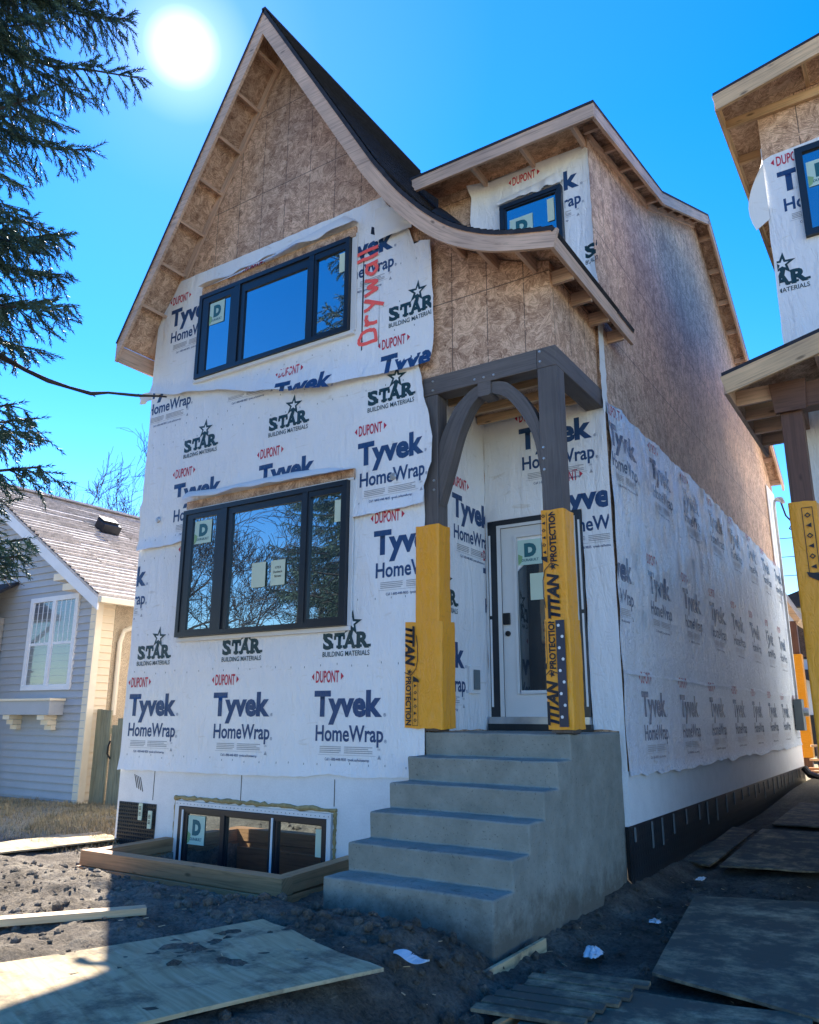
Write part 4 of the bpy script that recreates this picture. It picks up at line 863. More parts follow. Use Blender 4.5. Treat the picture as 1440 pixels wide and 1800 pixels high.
# protective wraps: slots 0 yellow, 1 ink, 2 tape, 3 tape marks
TI = Art(); TI.text('TITAN', 0, .40, 0, .105, 1, .05, .25).star(.455, .045, .035, .4, 1)
TI.text('PROTECTION', .50, .97, .005, .06, 1, .035)
TI.ribbon([(.10, .125), (.20, .14), (.34, .14), (.43, .12), (.49, .06), (.46, -.01)], .008, 1)
TI.ribbon([(.55, .085), (.97, .085), (.97, .145), (.55, .145), (.55, .085)], .004, 1)
for i in range(6):
    x = .59+.066*i; TI.ribbon([(x-.014, .115), (x, .13), (x+.014, .115), (x, .10), (x-.014, .115)], .006, 1) if i % 2 else TI.poly([(x-.015, .10), (x+.015, .10), (x, .132)], 1)
TI.poly([(.495, .09), (.545, .09), (.56, .16), (.53, .15)], 1)
def wrapbox(x0, x1, y0, y1, z0, z1, seed, art=None, art_side=None, parent=None, tab=None, amp=.009):
    mb = MB(); n = 30; prof = [(x0, y1), (x0, y0), (x1, y0), (x1, y1)]
    if tab: prof = [(x0, y1), (x0, y0+.03), (tab, y0+.024), (tab, y0+.008), (x0+.04, y0), (x1, y0), (x1, y1)]
    ring = []                                           # outline with rounded corners, sampled finely
    for k, p in enumerate(prof):
        p = Vector(p)
        if k in (0, len(prof)-1): ring.append(p); continue
        a, b = Vector(prof[k-1]), Vector(prof[k+1]); r_ = min(.018, (a-p).length*.4, (b-p).length*.4)
        A, B = p+(a-p).normalized()*r_, p+(b-p).normalized()*r_
        ring += [A, (A+2*p+B)/4, B]
    fine = []
    for a, b in zip(ring[:-1], ring[1:]):
        m_ = max(1, int((b-a).length/.035)); fine += [a.lerp(b, t/m_) for t in range(m_)]
    fine.append(ring[-1]); K = len(fine)
    def g(a, b):
        p = fine[min(K-1, round(a*(K-1)))]; z = z0+(z1-z0)*b
        e = amp*(noise.noise((p.x*9+seed, p.y*9, z*3))+.7*noise.noise((p.x*14+seed, p.y*14+z*5, z*11)))
        return (p.x+e*(.8 if p.y > y0+.02 else .2), p.y-(e+amp*.8 if p.y < y0+.02 else 0), z+(.014*noise.noise((p.x*11, p.y*9, seed)) if b in (0, 1) else 0))
    mb.grid(g, K-1, n)
    if art: art.emit(mb, FR(y0), None, lift=amp*2.1)
    if art_side: art_side.emit(mb, SD(x1), None, lift=amp+.002)
    return build('protective_wrap', mb, ['yellow', 'ink', 'tape', 'whiteframe'], parent, smooth=True, recalc=False)
wrapbox(-4.03, -3.838, 6.385, 6.60, 2.44, 3.42, 1, parent=pl)
# upper piece folds wider to the left
wrapbox(-4.10, -3.85, 6.378, 6.40, 2.47, 3.42, 4, parent=pl, amp=.004)
wrapbox(-4.03, -3.80, 6.372, 6.61, 1.49, 2.475, 2, TI.at(-4.195, 2.44, -math.pi/2, .95), parent=pl, tab=-4.22)
wrapbox(-2.765, -2.545, 6.382, 6.605, 2.40, 3.395, 3, TI.at(-2.62, 2.42, math.pi/2, 1.0).clip([(0, 1, 3.37), (-1, 0, 2.765)]), parent=pr)
ar = TI.at(-2.665, 1.53, math.pi/2, .93).clip([(0, 1, 2.40), (-1, 0, 2.77)])
ar.rect(-2.655, -2.575, 1.52, 2.405, 2)
for i in range(9): ar.star(-2.60 if i % 2 else -2.63, 1.6+.095*i, .014, .9, 3)
wrapbox(-2.77, -2.535, 6.372, 6.612, 1.50, 2.42, 5, ar, parent=pr)
build('post_base', MB().box(-2.72, -2.57, 6.42, 6.58, 1.463, 1.50), 'black', pr)

# --- entry door
dmb = MB(); y0 = 7.655
dmb.box(-3.80, -3.615, y0, y0+.04, 1.60, 3.615); dmb.box(-3.16, -2.965, y0, y0+.04, 1.60, 3.615); dmb.box(-3.615, -3.16, y0, y0+.04, 3.495, 3.615); dmb.box(-3.615, -3.16, y0, y0+.04, 1.60, 1.86)
door = build('entry_door', dmb, 'doorwhite', H)
mb = MB()
for x0_, x1_, z0_, z1_ in ((-3.65, -3.612, 1.83, 3.53), (-3.163, -3.125, 1.83, 3.53), (-3.612, -3.163, 3.493, 3.53), (-3.612, -3.163, 1.83, 1.866)): mb.box(x0_, x1_, y0-.014, y0+.002, z0_, z1_)
build('glass_trim', mb, 'doorwhite', door, bevel=.004)
build('door_glass', MB().add([(-3.615, y0+.015, 1.86), (-3.16, y0+.015, 1.86), (-3.16, y0+.015, 3.495), (-3.615, y0+.015, 3.495)], [(0, 1, 2, 3)]), 'darkglass', door, recalc=False)
sticker(door, FR(y0+.008), -3.605, -3.325, 3.185, 3.46); notice(door, FR(y0+.008), -3.472, -3.20, 2.80, 3.085)
build('keypad_lock', MB().box(-3.79, -3.71, y0-.025, y0, 2.555, 2.68), 'black', door, bevel=.006)
build('door_knob', MB().tube([(-3.742, y0, 2.46), (-3.742, y0-.02, 2.46), (-3.742, y0-.022, 2.46)], [.03, .028, .02], 14), 'black', door)
mb = MB(); mb.box(-3.96, -3.80, 7.64, 7.68, 1.56, 3.71); mb.box(-2.965, -2.865, 7.64, 7.68, 1.56, 3.71); mb.box(-3.80, -2.965, 7.64, 7.68, 3.615, 3.71)
build('door_frame', mb, 'frame', door, bevel=.004)
mb = MB(); mb.box(-3.845, -3.80, 7.632, 7.64, 1.6, 3.62); mb.box(-2.965, -2.93, 7.632, 7.64, 1.6, 3.62); mb.box(-3.845, -2.93, 7.632, 7.64, 3.617, 3.65); build('door_stop', mb, 'doorwhite', door)
for x, z0, z1 in ((-3.945, 1.7, 2.62), (-3.945, 2.66, 3.55), (-2.9, 1.7, 2.62), (-2.9, 2.66, 3.6)): build('flashing_strip', MB().box(x, x+.02, 7.632, 7.64, z0, z1), 'whiteframe', door)
mb = MB(); mb.box(-3.96, -2.865, 7.60, 7.70, 1.53, 1.598); build('threshold', mb, 'metal', door); 
build('threshold_membrane', MB().box(-3.97, -2.85, 7.585, 7.66, 1.463, 1.53), 'membrane', door)
mb = MB(); mb.box(-4.0, -3.965, 7.22, 7.42, 1.83, 2.11); o = build('electrical_box', mb, 'whiteframe', H, bevel=.006); build('box_cover', MB().box(-3.964, -3.945, 7.27, 7.385, 1.87, 2.07), 'greybox', o, bevel=.004)
# --- electrical service on the far end of the side wall
mb = MB(); pts = [(-2.46, 18.6, 1.9), (-2.46, 18.6, 6.15), (-2.44, 18.58, 6.28), (-2.36, 18.52, 6.32)]; mb.tube(pts, .03, 8); mast = build('service_conduit', mb, 'metal', H)
build('weather_head', MB().tube([(-2.40, 18.55, 6.30), (-2.30, 18.48, 6.27), (-2.25, 18.45, 6.18)], [.05, .06, .04], 9), 'metal', mast)
build('meter_box', MB().box(-2.52, -2.36, 18.45, 18.80, 1.35, 1.98), 'greybox', H, bevel=.01)
mb = MB(); mb.tube([(-2.36, 18.62, 1.72), (-2.26, 18.62, 1.72)], [.09, .085], 14); build('meter', mb, 'metal', H)
build('corner_wrap', MB().box(-2.55, -2.53, 18.3, 19.28, 4.8, 6.6), 'wrap', H)
mb = MB(); mb.tube([(-2.3, 18.45, 6.2), (-2.24, 18.5, 5.9), (-2.12, 18.5, 5.72), (-2.2, 18.5, 5.60), (-2.05, 18.55, 5.5)], .018, 6)
mb.tube([(-2.05, 18.55, 5.5), (-1.9, 18.7, 5.1), (-1.6, 19.2, 4.6), (-1.2, 20, 4.2), (-.6, 22, 3.9)], .014, 6); build('service_cable', mb, 'wire', H)
# dark downspout elbow lying at the far corner
mb = MB(); mb.tube([(-2.45, 18.4, .62), (-2.35, 18.35, .5), (-2.1, 18.2, .43), (-1.8, 18.1, .42)], .07, 9); mb.tube([(-2.2, 18.9, .7), (-2.0, 18.7, .48), (-1.7, 18.4, .43)], .06, 9)
build('drain_pipe', mb, 'black', None, 'black flexible drain pipe lying at the far corner of the wrapped side wall', 'pipe')

# ================================================================== STEPS
tops = [1.46, 1.257, 1.054, .851, .648, .445]; ys = [6.40, 6.115, 5.83, 5.545, 5.262, 4.97]
prof = [(7.66, -.4), (7.66, 1.46)]
for k in range(6):
    prof += [(ys[k], tops[k])]+([(ys[k]+.012, tops[k+1])] if k < 5 else [(ys[k]+.005, -.4)])
bm_ = MB().prism(prof, lambda u, v, w: (w, u, v), -4.013, -2.592)
steps = build('concrete_steps', bm_, 'concrete', None, 'grey cast concrete front steps of six treads up to the porch door', 'steps', bevel=.014)
bm = bmesh.new(); bm.from_mesh(steps.data)
for ax, lo, hi in ((0, -.72, .72), (1, -1.4, 1.4), (2, .05, 1.9)):
    k = lo
    while k < hi:
        co = [0, 0, 0]; no_ = [0, 0, 0]; co[ax] = k; no_[ax] = 1; bmesh.ops.bisect_plane(bm, geom=bm.verts[:]+bm.edges[:]+bm.faces[:], plane_co=co, plane_no=no_, dist=1e-5); k += .07
for v in bm.verts: v.co += Vector(noise.noise_vector(v.co*9))*.005+Vector(noise.noise_vector(v.co*2))*.005
bm.to_mesh(steps.data); bm.free()

# ================================================================== WINDOW WELL (lumber)
well = thing('window_well', (-6, 5.9, 0), 'brown treated lumber box around the basement window', 'window well')
def plank(p, q, w, h, mat, parent, upv=(0, 0, 1), bevel=.004, name='plank'): return build(name, MB().bar(p, q, w, h, upv), mat, parent, bevel=bevel)
plank((-7.38, 5.36, .225), (-4.70, 5.36, .235), .14, .14, 'treated', well); plank((-7.40, 5.34, .08), (-4.68, 5.34, .09), .15, .14, 'treated', well)
plank((-7.31, 5.432, .22), (-7.31, 6.36, .23), .14, .135, 'treated', well); plank((-7.31, 5.42, .075), (-7.31, 6.36, .085), .14, .14, 'treated', well)
plank((-4.77, 5.432, .24), (-4.77, 6.34, .27), .13, .135, 'treated', well); plank((-4.77, 5.42, .09), (-4.77, 6.34, .1), .13, .14, 'treated', well)
plank((-7.2, 5.45, -.15), (-4.9, 5.45, -.15), .05, .5, 'treated', well, name='liner')

# ================================================================== LOOSE BOARDS AND SCRAPS
def board(name, pts, th, mat, label, cat, group=None, bend=0.):
    """flat sheet from its four top corners"""
    P = [Vector(p) for p in pts]; n = (P[1]-P[0]).cross(P[3]-P[0]).normalized(); n = n if n.z > 0 else -n; mb = MB()
    def g(a, b): return P[0].lerp(P[1], a).lerp(P[3].lerp(P[2], a), b)
    la, lb = (P[1]-P[0]).length, (P[3]-P[0]).length; na, nb = 10, 10
    for o in (0, -th):
        vs = [g(i/na, j/nb)+n*(o+bend*noise.noise((i*.35, j*.35, la))) for j in range(nb+1) for i in range(na+1)]
        uv = [(i/na*la, j/nb*lb) for j in range(nb+1) for i in range(na+1)]
        mb.add(vs, [(j*(na+1)+i, j*(na+1)+i+1, (j+1)*(na+1)+i+1, (j+1)*(na+1)+i) for j in range(nb) for i in range(na)], 0, uv)
    ring = [i for i in range(na+1)]+[j*(na+1)+na for j in range(1, nb+1)]+[nb*(na+1)+i for i in range(na-1, -1, -1)]+[j*(na+1) for j in range(nb-1, 0, -1)]
    N_ = (na+1)*(nb+1)
    for a, b in zip(ring, ring[1:]+ring[:1]): mb.f.append((a, b, b+N_, a+N_)); mb.m.append(0)
    return build(name, mb, mat, None, label, cat, group)
board('plywood_sheet', [(-3.79, 4.10, .345), (-2.57, 3.70, .345), (-3.37, 1.26, .36), (-4.59, 1.66, .36)], .018, 'ply', 'large dirty plywood sheet lying on the dirt, half in sun, half in house shadow', 'plywood', 'plywood sheets on the ground', .02)
grp = 'plywood sheets on the ground'
board('plywood_sheet', [(-2.02, 7.68, .085), (-1.0, 7.98, .10), (-.45, 4.95, .085), (-1.70, 5.35, .08)], .018, 'plyshade', 'big plywood sheet darkened for shade, right of the foot of the steps', 'plywood', grp, .01)
board('plywood_sheet', [(-2.15, 4.93, .06), (-.78, 5.12, .07), (-.6, 3.6, .07), (-1.95, 3.4, .06)], .018, 'plyshade', 'plywood sheet at the bottom right corner of the photo, nearest the camera', 'plywood', grp, .01)
board('plywood_sheet', [(-2.50, 9.35, .10), (-2.53, 11.85, .18), (-2.20, 11.6, .19), (-2.22, 9.1, .11)], .016, 'plyshade', 'narrow plywood strip lying right along the black foundation membrane', 'plywood', grp, .01)
board('plywood_sheet', [(-2.10, 9.05, .13), (-2.12, 11.6, .21), (-1.0, 11.8, .21), (-.9, 9.3, .14)], .016, 'plyshade', 'dark plywood sheet halfway up the gap, beside the narrow strip along the membrane', 'plywood', grp, .01)
board('plywood_sheet', [(-2.06, 11.96, .24), (-2.0, 14.2, .33), (-1.0, 14.0, .33), (-1.0, 11.9, .25)], .016, 'plyshade', 'farthest plywood sheet up the gap between the two houses', 'plywood', grp, .01)
board('plywood_sheet', [(-8.85, 6.60, .215), (-8.22, 6.40, .205), (-8.32, 5.02, .22), (-8.95, 5.2, .23)], .016, 'ply', 'sunlit pale plywood offcut on the dirt by the left corner of the wrapped house', 'plywood', grp, .015)
build('lumber_stick', MB().bar((-4.55, 3.80, .36), (-5.45, 2.45, .37), .10, .045), 'lumber', None, 'pale lumber stick lying on sunlit dirt at the left', 'lumber', bevel=.004)
# slatted edge of a pallet at the bottom
pal = thing('wooden_pallet', (-2.2, 4.3, 0), 'broken wooden pallet with short slat ends beside the foot of the steps', 'pallet')
for i in range(7):
    y = 5.0-.13*i; x = -2.16-.012*i+random.uniform(-.03, .03); build('slat', MB().bar((x-.10, y, .075), (x+.5, y+.09, .08), .10, .018), 'plyshade', pal)
for x in (-2.05, -1.8): build('stringer', MB().bar((x, 5.0, .035), (x-.09, 4.1, .035), .035, .06), 'treated', pal)
# form board at the foot of the steps
build('form_board', MB().bar((-2.53, 4.72, .0), (-2.50, 5.55, .02), .03, .20), 'ply', None, 'dirty board standing on edge along the bottom of the steps', 'board', bevel=.003)
def crumple(name, c, sx, sy, sz, seed, label, cat, mat='scrap'):
    def g(a, b):
        x = (a-.5)*sx; y = (b-.5)*sy; return (c[0]+x+.03*noise.noise((a*5, b*5, seed)), c[1]+y+.03*noise.noise((a*5, b*5, seed+3)), c[2]+sz*(.35+.9*abs(noise.noise((a*2.6+seed, b*2.6, seed)))+.35*noise.noise((a*7, b*7+seed, 2)))*(16*a*(1-a)*b*(1-b))**.35)
    build(name, MB().grid(g, 14, 12), mat, None, label, cat, smooth=True, recalc=False)
crumple('wrap_scrap', (-2.22, 5.72, .02), .10, .18, .07, 3, 'crumpled white wrap scrap in the trench beside the steps', 'scrap')
crumple('wrap_scrap', (-2.12, 6.85, .02), .08, .08, .035, 8, 'small white wad of plastic on dirt left of the big dark plywood sheet', 'scrap')
crumple('wrap_scrap', (-2.16, 8.5, .08), .06, .15, .03, 12, 'thin white plastic shred on the dirt below the foundation membrane', 'scrap')
# torn strip of printed wrap
def g(a, b):
    w = .045*math.sin(math.pi*min(1, a*1.05+.02))**.7; x = -2.78+.27*a; y = 4.10-.05*a+(b-.5)*w*2
    return (x, y, .30+.012*math.sin(a*7)+.01*b)
mb = MB().grid(g, 16, 4); 
Art().text('Titan', -2.64, -2.56, 4.05, .03, 1, .03).emit(mb, lambda u, v, w: (u, v, .325+w)); build('torn_strip', mb, ['scrap', 'ink'], None, 'torn white strip of printed wrap on shaded dirt by the plywood', 'scrap', recalc=False, solid=.002)

# ================================================================== LEFT NEIGHBOUR
LH = thing('neighbour_house', (-16, 12, .15), 'small older grey house with lap siding, white window and sunlit brown shingle roof', 'house')
XC, YG, ZB = -12.1, 8.52, .1; XP, ZP, SL = -15.95, 6.12, .62; ZE = 3.74
def half(z): return XC if z < ZE else XC-(z-ZE)/SL
def lap(mb, fn, u_of, z0, z1, m=0, e=.128):
    z = z0
    while z < z1:
        zz = min(z1, z+e); a0, a1 = u_of(z); b0, b1 = u_of(zz)
        if b1-b0 < .02: break
        mb.add([fn(a0, z, .03), fn(a1, z, .03), fn(b1, zz, .003), fn(b0, zz, .003), fn(a0, z, .0), fn(a1, z, .0)], [(0, 1, 2, 3), (4, 5, 1, 0)], m); z = zz
mb = MB(); lap(mb, FR(YG), lambda z: (2*XP-half(z), half(z)), ZB, 6.05)
mb.prism([(2*XP-XC, ZB), (XC, ZB), (XC, ZE), (XP, ZP), (2*XP-XC, ZE)], FX, YG+.002, YG+.1)
build('wall', mb, 'siding', LH, recalc=False)
mb = MB(); lap(mb, SD(XC), lambda z: (YG, 8.87), ZB, 3.72, 0); mb.box(XC-.1, XC-.001, YG+.1, 20, ZB, 3.75); build('side_wall', mb, 'cream', LH, recalc=False)
build('stucco_wall', MB().box(XC-.05, XC+.006, 8.89, 20, ZB, 3.75), 'stucco', LH)
mb = MB(); mb.box(XC-.13, XC+.03, YG-.028, YG-.001, ZB, 3.66); mb.box(XC, XC+.03, YG-.001, YG+.10, ZB, 3.74); build('corner_trim', mb, ['creamtrim'], LH)
# roof: stepped shingle courses on the right slope
OV = .52; yr0, yr1 = YG-.38, 20.5
lroof = MB(); sl_n = math.hypot(1, SL); dx, dz = 1/sl_n, -SL/sl_n; Ln = (XC+OV-XP)*sl_n; e = .165; k = 0; zpk = ZP+.15
while k*e < Ln:
    s0, s1 = k*e, min(Ln, (k+1)*e); 
    A = (XP+dx*s0, zpk+dz*s0); B = (XP+dx*s1, zpk+dz*s1); n_ = (-dz, dx)
    segs = 14; 
    for j in range(segs):
        ya, yb = yr0+(yr1-yr0)*j/segs, yr0+(yr1-yr0)*(j+1)/segs; o = .045+random.uniform(-.010, .014)
        lroof.add([(A[0], ya, A[1]+.004), (B[0]+n_[0]*o, ya, B[1]+n_[1]*o), (B[0]+n_[0]*o, yb, B[1]+n_[1]*o), (A[0], yb, A[1]+.004), (B[0], ya, B[1]-.002), (B[0], yb, B[1]-.002)], [(0, 1, 2, 3), (1, 4, 5, 2)], 0)
    k += 1
E_ = (XC+OV, ZP+.15-SL*(XC+OV-XP))
lroof.prism([(XP, zpk), (E_[0], E_[1]), (E_[0], E_[1]-.05), (XP, zpk-.05)], FX, yr0, yr1); lroof.prism([(XP, zpk), (2*XP-E_[0], E_[1]), (2*XP-E_[0], E_[1]-.05), (XP, zpk-.05)], FX, yr0, yr1)
lroof.bar((XP, yr0, zpk+.03), (XP, yr1, zpk+.03), .3, .04)
LR = build('roof', lroof, ['lroof'], LH, recalc=False)
mb = MB().prism([(XP, zpk-.05), (E_[0], E_[1]-.05), (E_[0], E_[1]-.25), (XP, zpk-.29)], FX, yr0-.002, yr0+.03); build('rake_board', mb, 'trim', LR)
mb = MB().prism([(XP, zpk-.05), (2*XP-E_[0], E_[1]-.05), (2*XP-E_[0], E_[1]-.25), (XP, zpk-.29)], FX, yr0-.002, yr0+.03); build('rake_board', mb, 'trim', LR)
mb = MB().prism([(XP, zpk-.13), (E_[0]-.1, E_[1]-.1), (E_[0]-.1, E_[1]-.12), (XP, zpk-.16)], FX, yr0+.03, YG); build('soffit', mb, 'creamtrim', LR)
for (x, z) in ((XC-.55, 3.98), (XC-.25, 3.78)): build('soffit_block', MB().box(x-.3, x+.25, yr0+.02, YG, z-.06, z+.06), 'creamtrim', LR)
mb = MB(); mb.box(E_[0]-.01, E_[0]+.10, yr0, yr1, E_[1]-.13, E_[1]-.03); LG = build('gutter', mb, 'creamtrim', LR, bevel=.01)
mb = MB(); mb.tube([(E_[0]+.05, 9.42, E_[1]-.12), (E_[0]+.02, 9.40, E_[1]-.26), (XC+.10, 9.04, 3.06), (XC+.06, 9.0, 2.85), (XC+.06, 9.0, 1.6)], .045, 8); build('downspout', mb, 'creamtrim', LH)
mb = MB(); xs_ = -15.0; q = Vector((-14.55, 10.3, 5.55)); mb.obox(q, ((dx, 0, dz), (0, 1, 0), (-dz, 0, dx)), (.16, .22, .10)); mb.obox(q+Vector((-.02, 0, .12)), ((dx, 0, dz), (0, 1, 0), (-dz, 0, dx)), (.13, .19, .05)); build('roof_vent', mb, 'black', LR, bevel=.01)
# window
mb = MB(); a0, a1, z0, z1 = -14.08, -12.60, 2.03, 3.72; yv = YG-.05
for (p, q, r_, s_) in ((a0, a1, z1-.09, z1), (a0, a1, z0, z0+.09), (a0, a0+.10, z0+.09, z1-.09), (a1-.10, a1, z0+.09, z1-.09), (-13.38, -13.28, z0+.09, z1-.09)): mb.box(p, q, yv, YG, r_, s_)
for p, q in ((a0+.10, -13.38), (-13.28, a1-.10)):
    mb.box(p, q, yv+.015, YG, 2.83, 2.88)
    for i in range(1, 4): x = p+(q-p)*i/4; mb.box(x-.012, x+.012, yv+.02, YG, 2.88, z1-.09)
    mb.box(p, p+.03, yv+.02, YG, z0+.09, z1-.09); mb.box(q-.03, q, yv+.02, YG, z0+.09, z1-.09); mb.box(p, q, yv+.022, YG, z0+.09, z0+.13)
lw = build('window', mb, 'trim', LH, bevel=.003)
mb = MB().grid(lambda a, b: (a0+.1+(a1-a0-.2)*a, YG-.018-.006*math.sin(a*70)-.004*math.sin(a*31), z0+.1+(z1-z0-.2)*b), 90, 2); build('curtain', mb, 'curtain', lw, recalc=False, smooth=True)
build('pane', MB().add([(a0+.1, YG-.029, z0+.1), (a1-.1, YG-.029, z0+.1), (a1-.1, YG-.029, z1-.1), (a0+.1, YG-.029, z1-.1)], [(0, 1, 2, 3)]), 'housepane', lw, recalc=False)
fb = build('flower_box', MB().box(-14.30, -12.73, YG-.30, YG-.02, 1.60, 1.85), 'siding', LH, bevel=.005)
build('box_rim', MB().box(-14.34, -12.69, YG-.33, YG-.02, 1.84, 1.88), 'creamtrim', fb, bevel=.004)
for x in (-14.05, -13.0):
    mb = MB()
    for i in range(3): mb.box(x-.10, x+.10, YG-.27+.08*i, YG-.02, 1.52-.085*i, 1.598-.085*i)
    build('bracket', mb, 'creamtrim', fb)
# lower front porch at the far left
mb = MB(); mb.box(-19, -14.95, 7.92, YG-.03, ZB, 3.42); lap(mb, FR(7.92), lambda z: (-19, -14.95), ZB, 3.42); lap(mb, SD(-14.95), lambda z: (7.92, YG-.03), ZB, 3.42); build('porch_wall', mb, 'tan', LH, recalc=False)
mb = MB().prism([(7.62, 3.56), (YG, 4.12), (YG, 4.06), (7.62, 3.50)], lambda u, v, w: (w, u, v), -19.2, -14.6); build('porch_roof', mb, 'shingle', LH)
build('gutter', MB().box(-19.2, -14.58, 7.52, 7.63, 3.44, 3.56), 'trim', LH, bevel=.01)
mb = MB(); mb.tube([(-14.7, 7.6, 3.46), (-14.7, 7.62, 3.34), (-14.9, 7.86, 3.0), (-14.9, 7.88, 2.8), (-14.9, 7.88, .5), (-14.95, 7.75, .3)], .045, 8); mb.box(-15.02, -14.78, 7.86, 7.9, 2.4, 2.44); build('downspout', mb, 'trim', LH)

# fence and gate between the houses
fn_ = thing('wooden_fence', (-12.1, 8.95, .1), 'short weathered cedar fence panel beside the grey house corner', 'fence')
for i in range(3): x = -12.065+.128*i; build('board', MB().box(x, x+.122, 8.70, 8.725, .1, 1.70-.01*i), 'fence', fn_)
build('rail', MB().box(-12.05, -11.69, 8.726, 8.76, 1.3, 1.39), 'fence', fn_)
gt = thing('fence_gate', (-11, 9.0, .1), 'weathered cedar gate with a curved top between the grey and wrapped houses', 'gate')
for i in range(11):
    x = -11.665+.135*i; t = i/10; zt = 1.36+.42*math.sin(math.pi*min(1, .06+t*.9)); build('board', MB().box(x, x+.13, 8.73, 8.753, .12, zt), 'fence', gt)
build('rail', MB().box(-11.65, -10.2, 8.754, 8.79, 1.1, 1.19), 'fence', gt); build('rail', MB().box(-11.65, -10.2, 8.754, 8.79, .4, .49), 'fence', gt)
build('latch', MB().tube([(-11.67, 8.72, 1.18), (-11.66, 8.68, 1.10), (-11.67, 8.68, .98), (-11.63, 8.72, .9)], .014, 6), 'black', gt)

# ================================================================== RIGHT NEIGHBOUR (under construction)
RH = thing('unfinished_house', (2, 10, 0), 'second unfinished house cut by the right photo edge, with brown timber porch post', 'house')
YR, XW = 8.3, -.81
build('sheathing', MB().prism([(XW, 4.9), (3.5, 4.9), (3.5, 9.1), (XW, 8.15)], FX, YR, YR+.1), 'osb', RH)
build('side_sheathing', MB().box(XW, XW+.1, YR+.1, 20, .2, 8.1), 'osb', RH); build('side_wrap', MB().box(XW-.012, XW-.002, YR+.02, 19.9, .5, 7.7), 'wrap', RH)  # unseen white side wrap, added to bounce brighter light onto the film wall
build('sheathing', MB().box(XW, 3.5, YR, YR+.1, .2, 4.89), 'osb', RH)
arts = [C2(TY.at(-.69, 7.07), (1, 0, -.505)), C2(ST.at(-1.12, 5.98), (-1, 0, .80))]
sheet('house_wrap', [(XW-.02, 4.9), (3.4, 4.9), (3.4, 7.75), (-.72, 7.55), (XW, 7.52), (XW-.02, 7.0)], FR(YR), .01, RH, arts, 31., 1.2)
build('house_wrap', MB().box(XW, 3.4, YR-.012, YR-.004, 1.1, 4.88), 'wrap', RH)
mb = MB().grid(lambda a, b: (XW-.19*a*math.sin(math.pi*min(1, .25+b*.75)), YR-.03-.05*a, 6.78+.78*b-.12*a), 6, 8); build('loose_flap', mb, 'flap', RH, smooth=True, recalc=False)
def rwin(x0, x1, z0, z1):
    mb = MB(); y = YR-.06
    for p in ((x0, x1, z1-.07, z1), (x0, x1, z0, z0+.07), (x0, x0+.07, z0+.07, z1-.07), (x1-.07, x1, z0+.07, z1-.07)): mb.box(p[0], p[1], y, YR, p[2], p[3])
    w = build('window', mb, 'frame', RH, bevel=.004); build('pane', MB().add([(x0+.06, y+.03, z0+.06), (x1-.06, y+.03, z0+.06), (x1-.06, y+.03, z1-.06), (x0+.06, y+.03, z1-.06)], [(0, 1, 2, 3)]), 'glass', w, recalc=False)
    sticker(w, FR(y+.022), x0+.09, x0+.38, z1-.5, z1-.2)
rwin(-.495, .45, 6.44, 7.50)
# its roof edge: rake rising to the right, soffit, lookouts
SLR = .2; y0 = 7.8; xe, ze = -1.17, 8.21
mb = MB(); P0, P1 = (xe, ze), (3.6, ze+SLR*(3.6-xe))
for o, m in ((.0, 0), (-.035, 1)): mb.add([(P0[0], y0, P0[1]+o), (P1[0], y0, P1[1]+o), (P1[0], 20, P1[1]+o), (P0[0], 20, P0[1]+o-.0)], [(0, 1, 2, 3)], m, [(P0[0], y0), (P1[0], y0), (P1[0], 20), (P0[0], 20)])
mb.add([(P0[0], y0, P0[1]), (P1[0], y0, P1[1]), (P1[0], y0, P1[1]-.035), (P0[0], y0, P0[1]-.035)], [(0, 1, 2, 3)], 0); mb.add([(xe, y0, ze), (xe, 20, ze), (xe, 20, ze-.035), (xe, y0, ze-.035)], [(0, 1, 2, 3)], 0)
rr = build('roof', mb, ['shingle', 'osbplain'], RH, recalc=False)
build('fascia', MB().bar((xe+.01, y0+.02, ze-.13), (3.6, y0+.02, P1[1]-.13), .038, .19), 'lumber', rr); build('fascia', MB().box(xe+.002, xe+.04, y0+.04, 19.9, ze-.20, ze-.037), 'lumber', rr)
for y in (8.25, 8.95, 9.6, 10.3, 11): build('lookout', MB().box(xe+.042, XW if y > 8.3 else 0, y, y+.04, ze-.15, ze-.045), 'lumber', rr)
for x in (-.3, .5): build('lookout', MB().box(x, x+.04, y0+.04, YR, ze-.15+SLR*(x-xe), ze-.05+SLR*(x-xe)), 'lumber', rr)
# its porch: roof edge, rafters, post, knee block
xe, ze, y0, SLP = -1.27, 4.69, 7.2, .26
mb = MB(); P1 = (2.6, ze+SLP*(2.6-xe))
for o, m in ((.0, 0), (-.035, 1)): mb.add([(xe, y0, ze+o), (P1[0], y0, P1[1]+o), (P1[0], 9.4, P1[1]+o), (xe, 9.4, ze+o)], [(0, 1, 2, 3)], m, [(xe, y0), (2.6, y0), (2.6, 9.4), (xe, 9.4)])
mb.add([(xe, y0, ze), (P1[0], y0, P1[1]), (P1[0], y0, P1[1]-.035), (xe, y0, ze-.035)], [(0, 1, 2, 3)], 0); mb.add([(xe, y0, ze), (xe, 9.4, ze), (xe, 9.4, ze-.035), (xe, y0, ze-.035)], [(0, 1, 2, 3)], 0)
pr2 = build('porch_roof', mb, ['shingle', 'osbplain'], RH, recalc=False)
build('fascia', MB().bar((xe+.01, y0+.02, ze-.125), (2.6, y0+.02, P1[1]-.125), .038, .18), 'lumber', pr2); build('fascia', MB().box(xe+.002, xe+.04, y0+.04, 9.4, ze-.20, ze-.037), 'lumber2', pr2)
for y in (7.6, 8.05, 8.5, 8.95): build('rafter', MB().box(xe+.042, -.69, y, y+.04, ze-.20, ze-.05), 'lumber2', pr2)
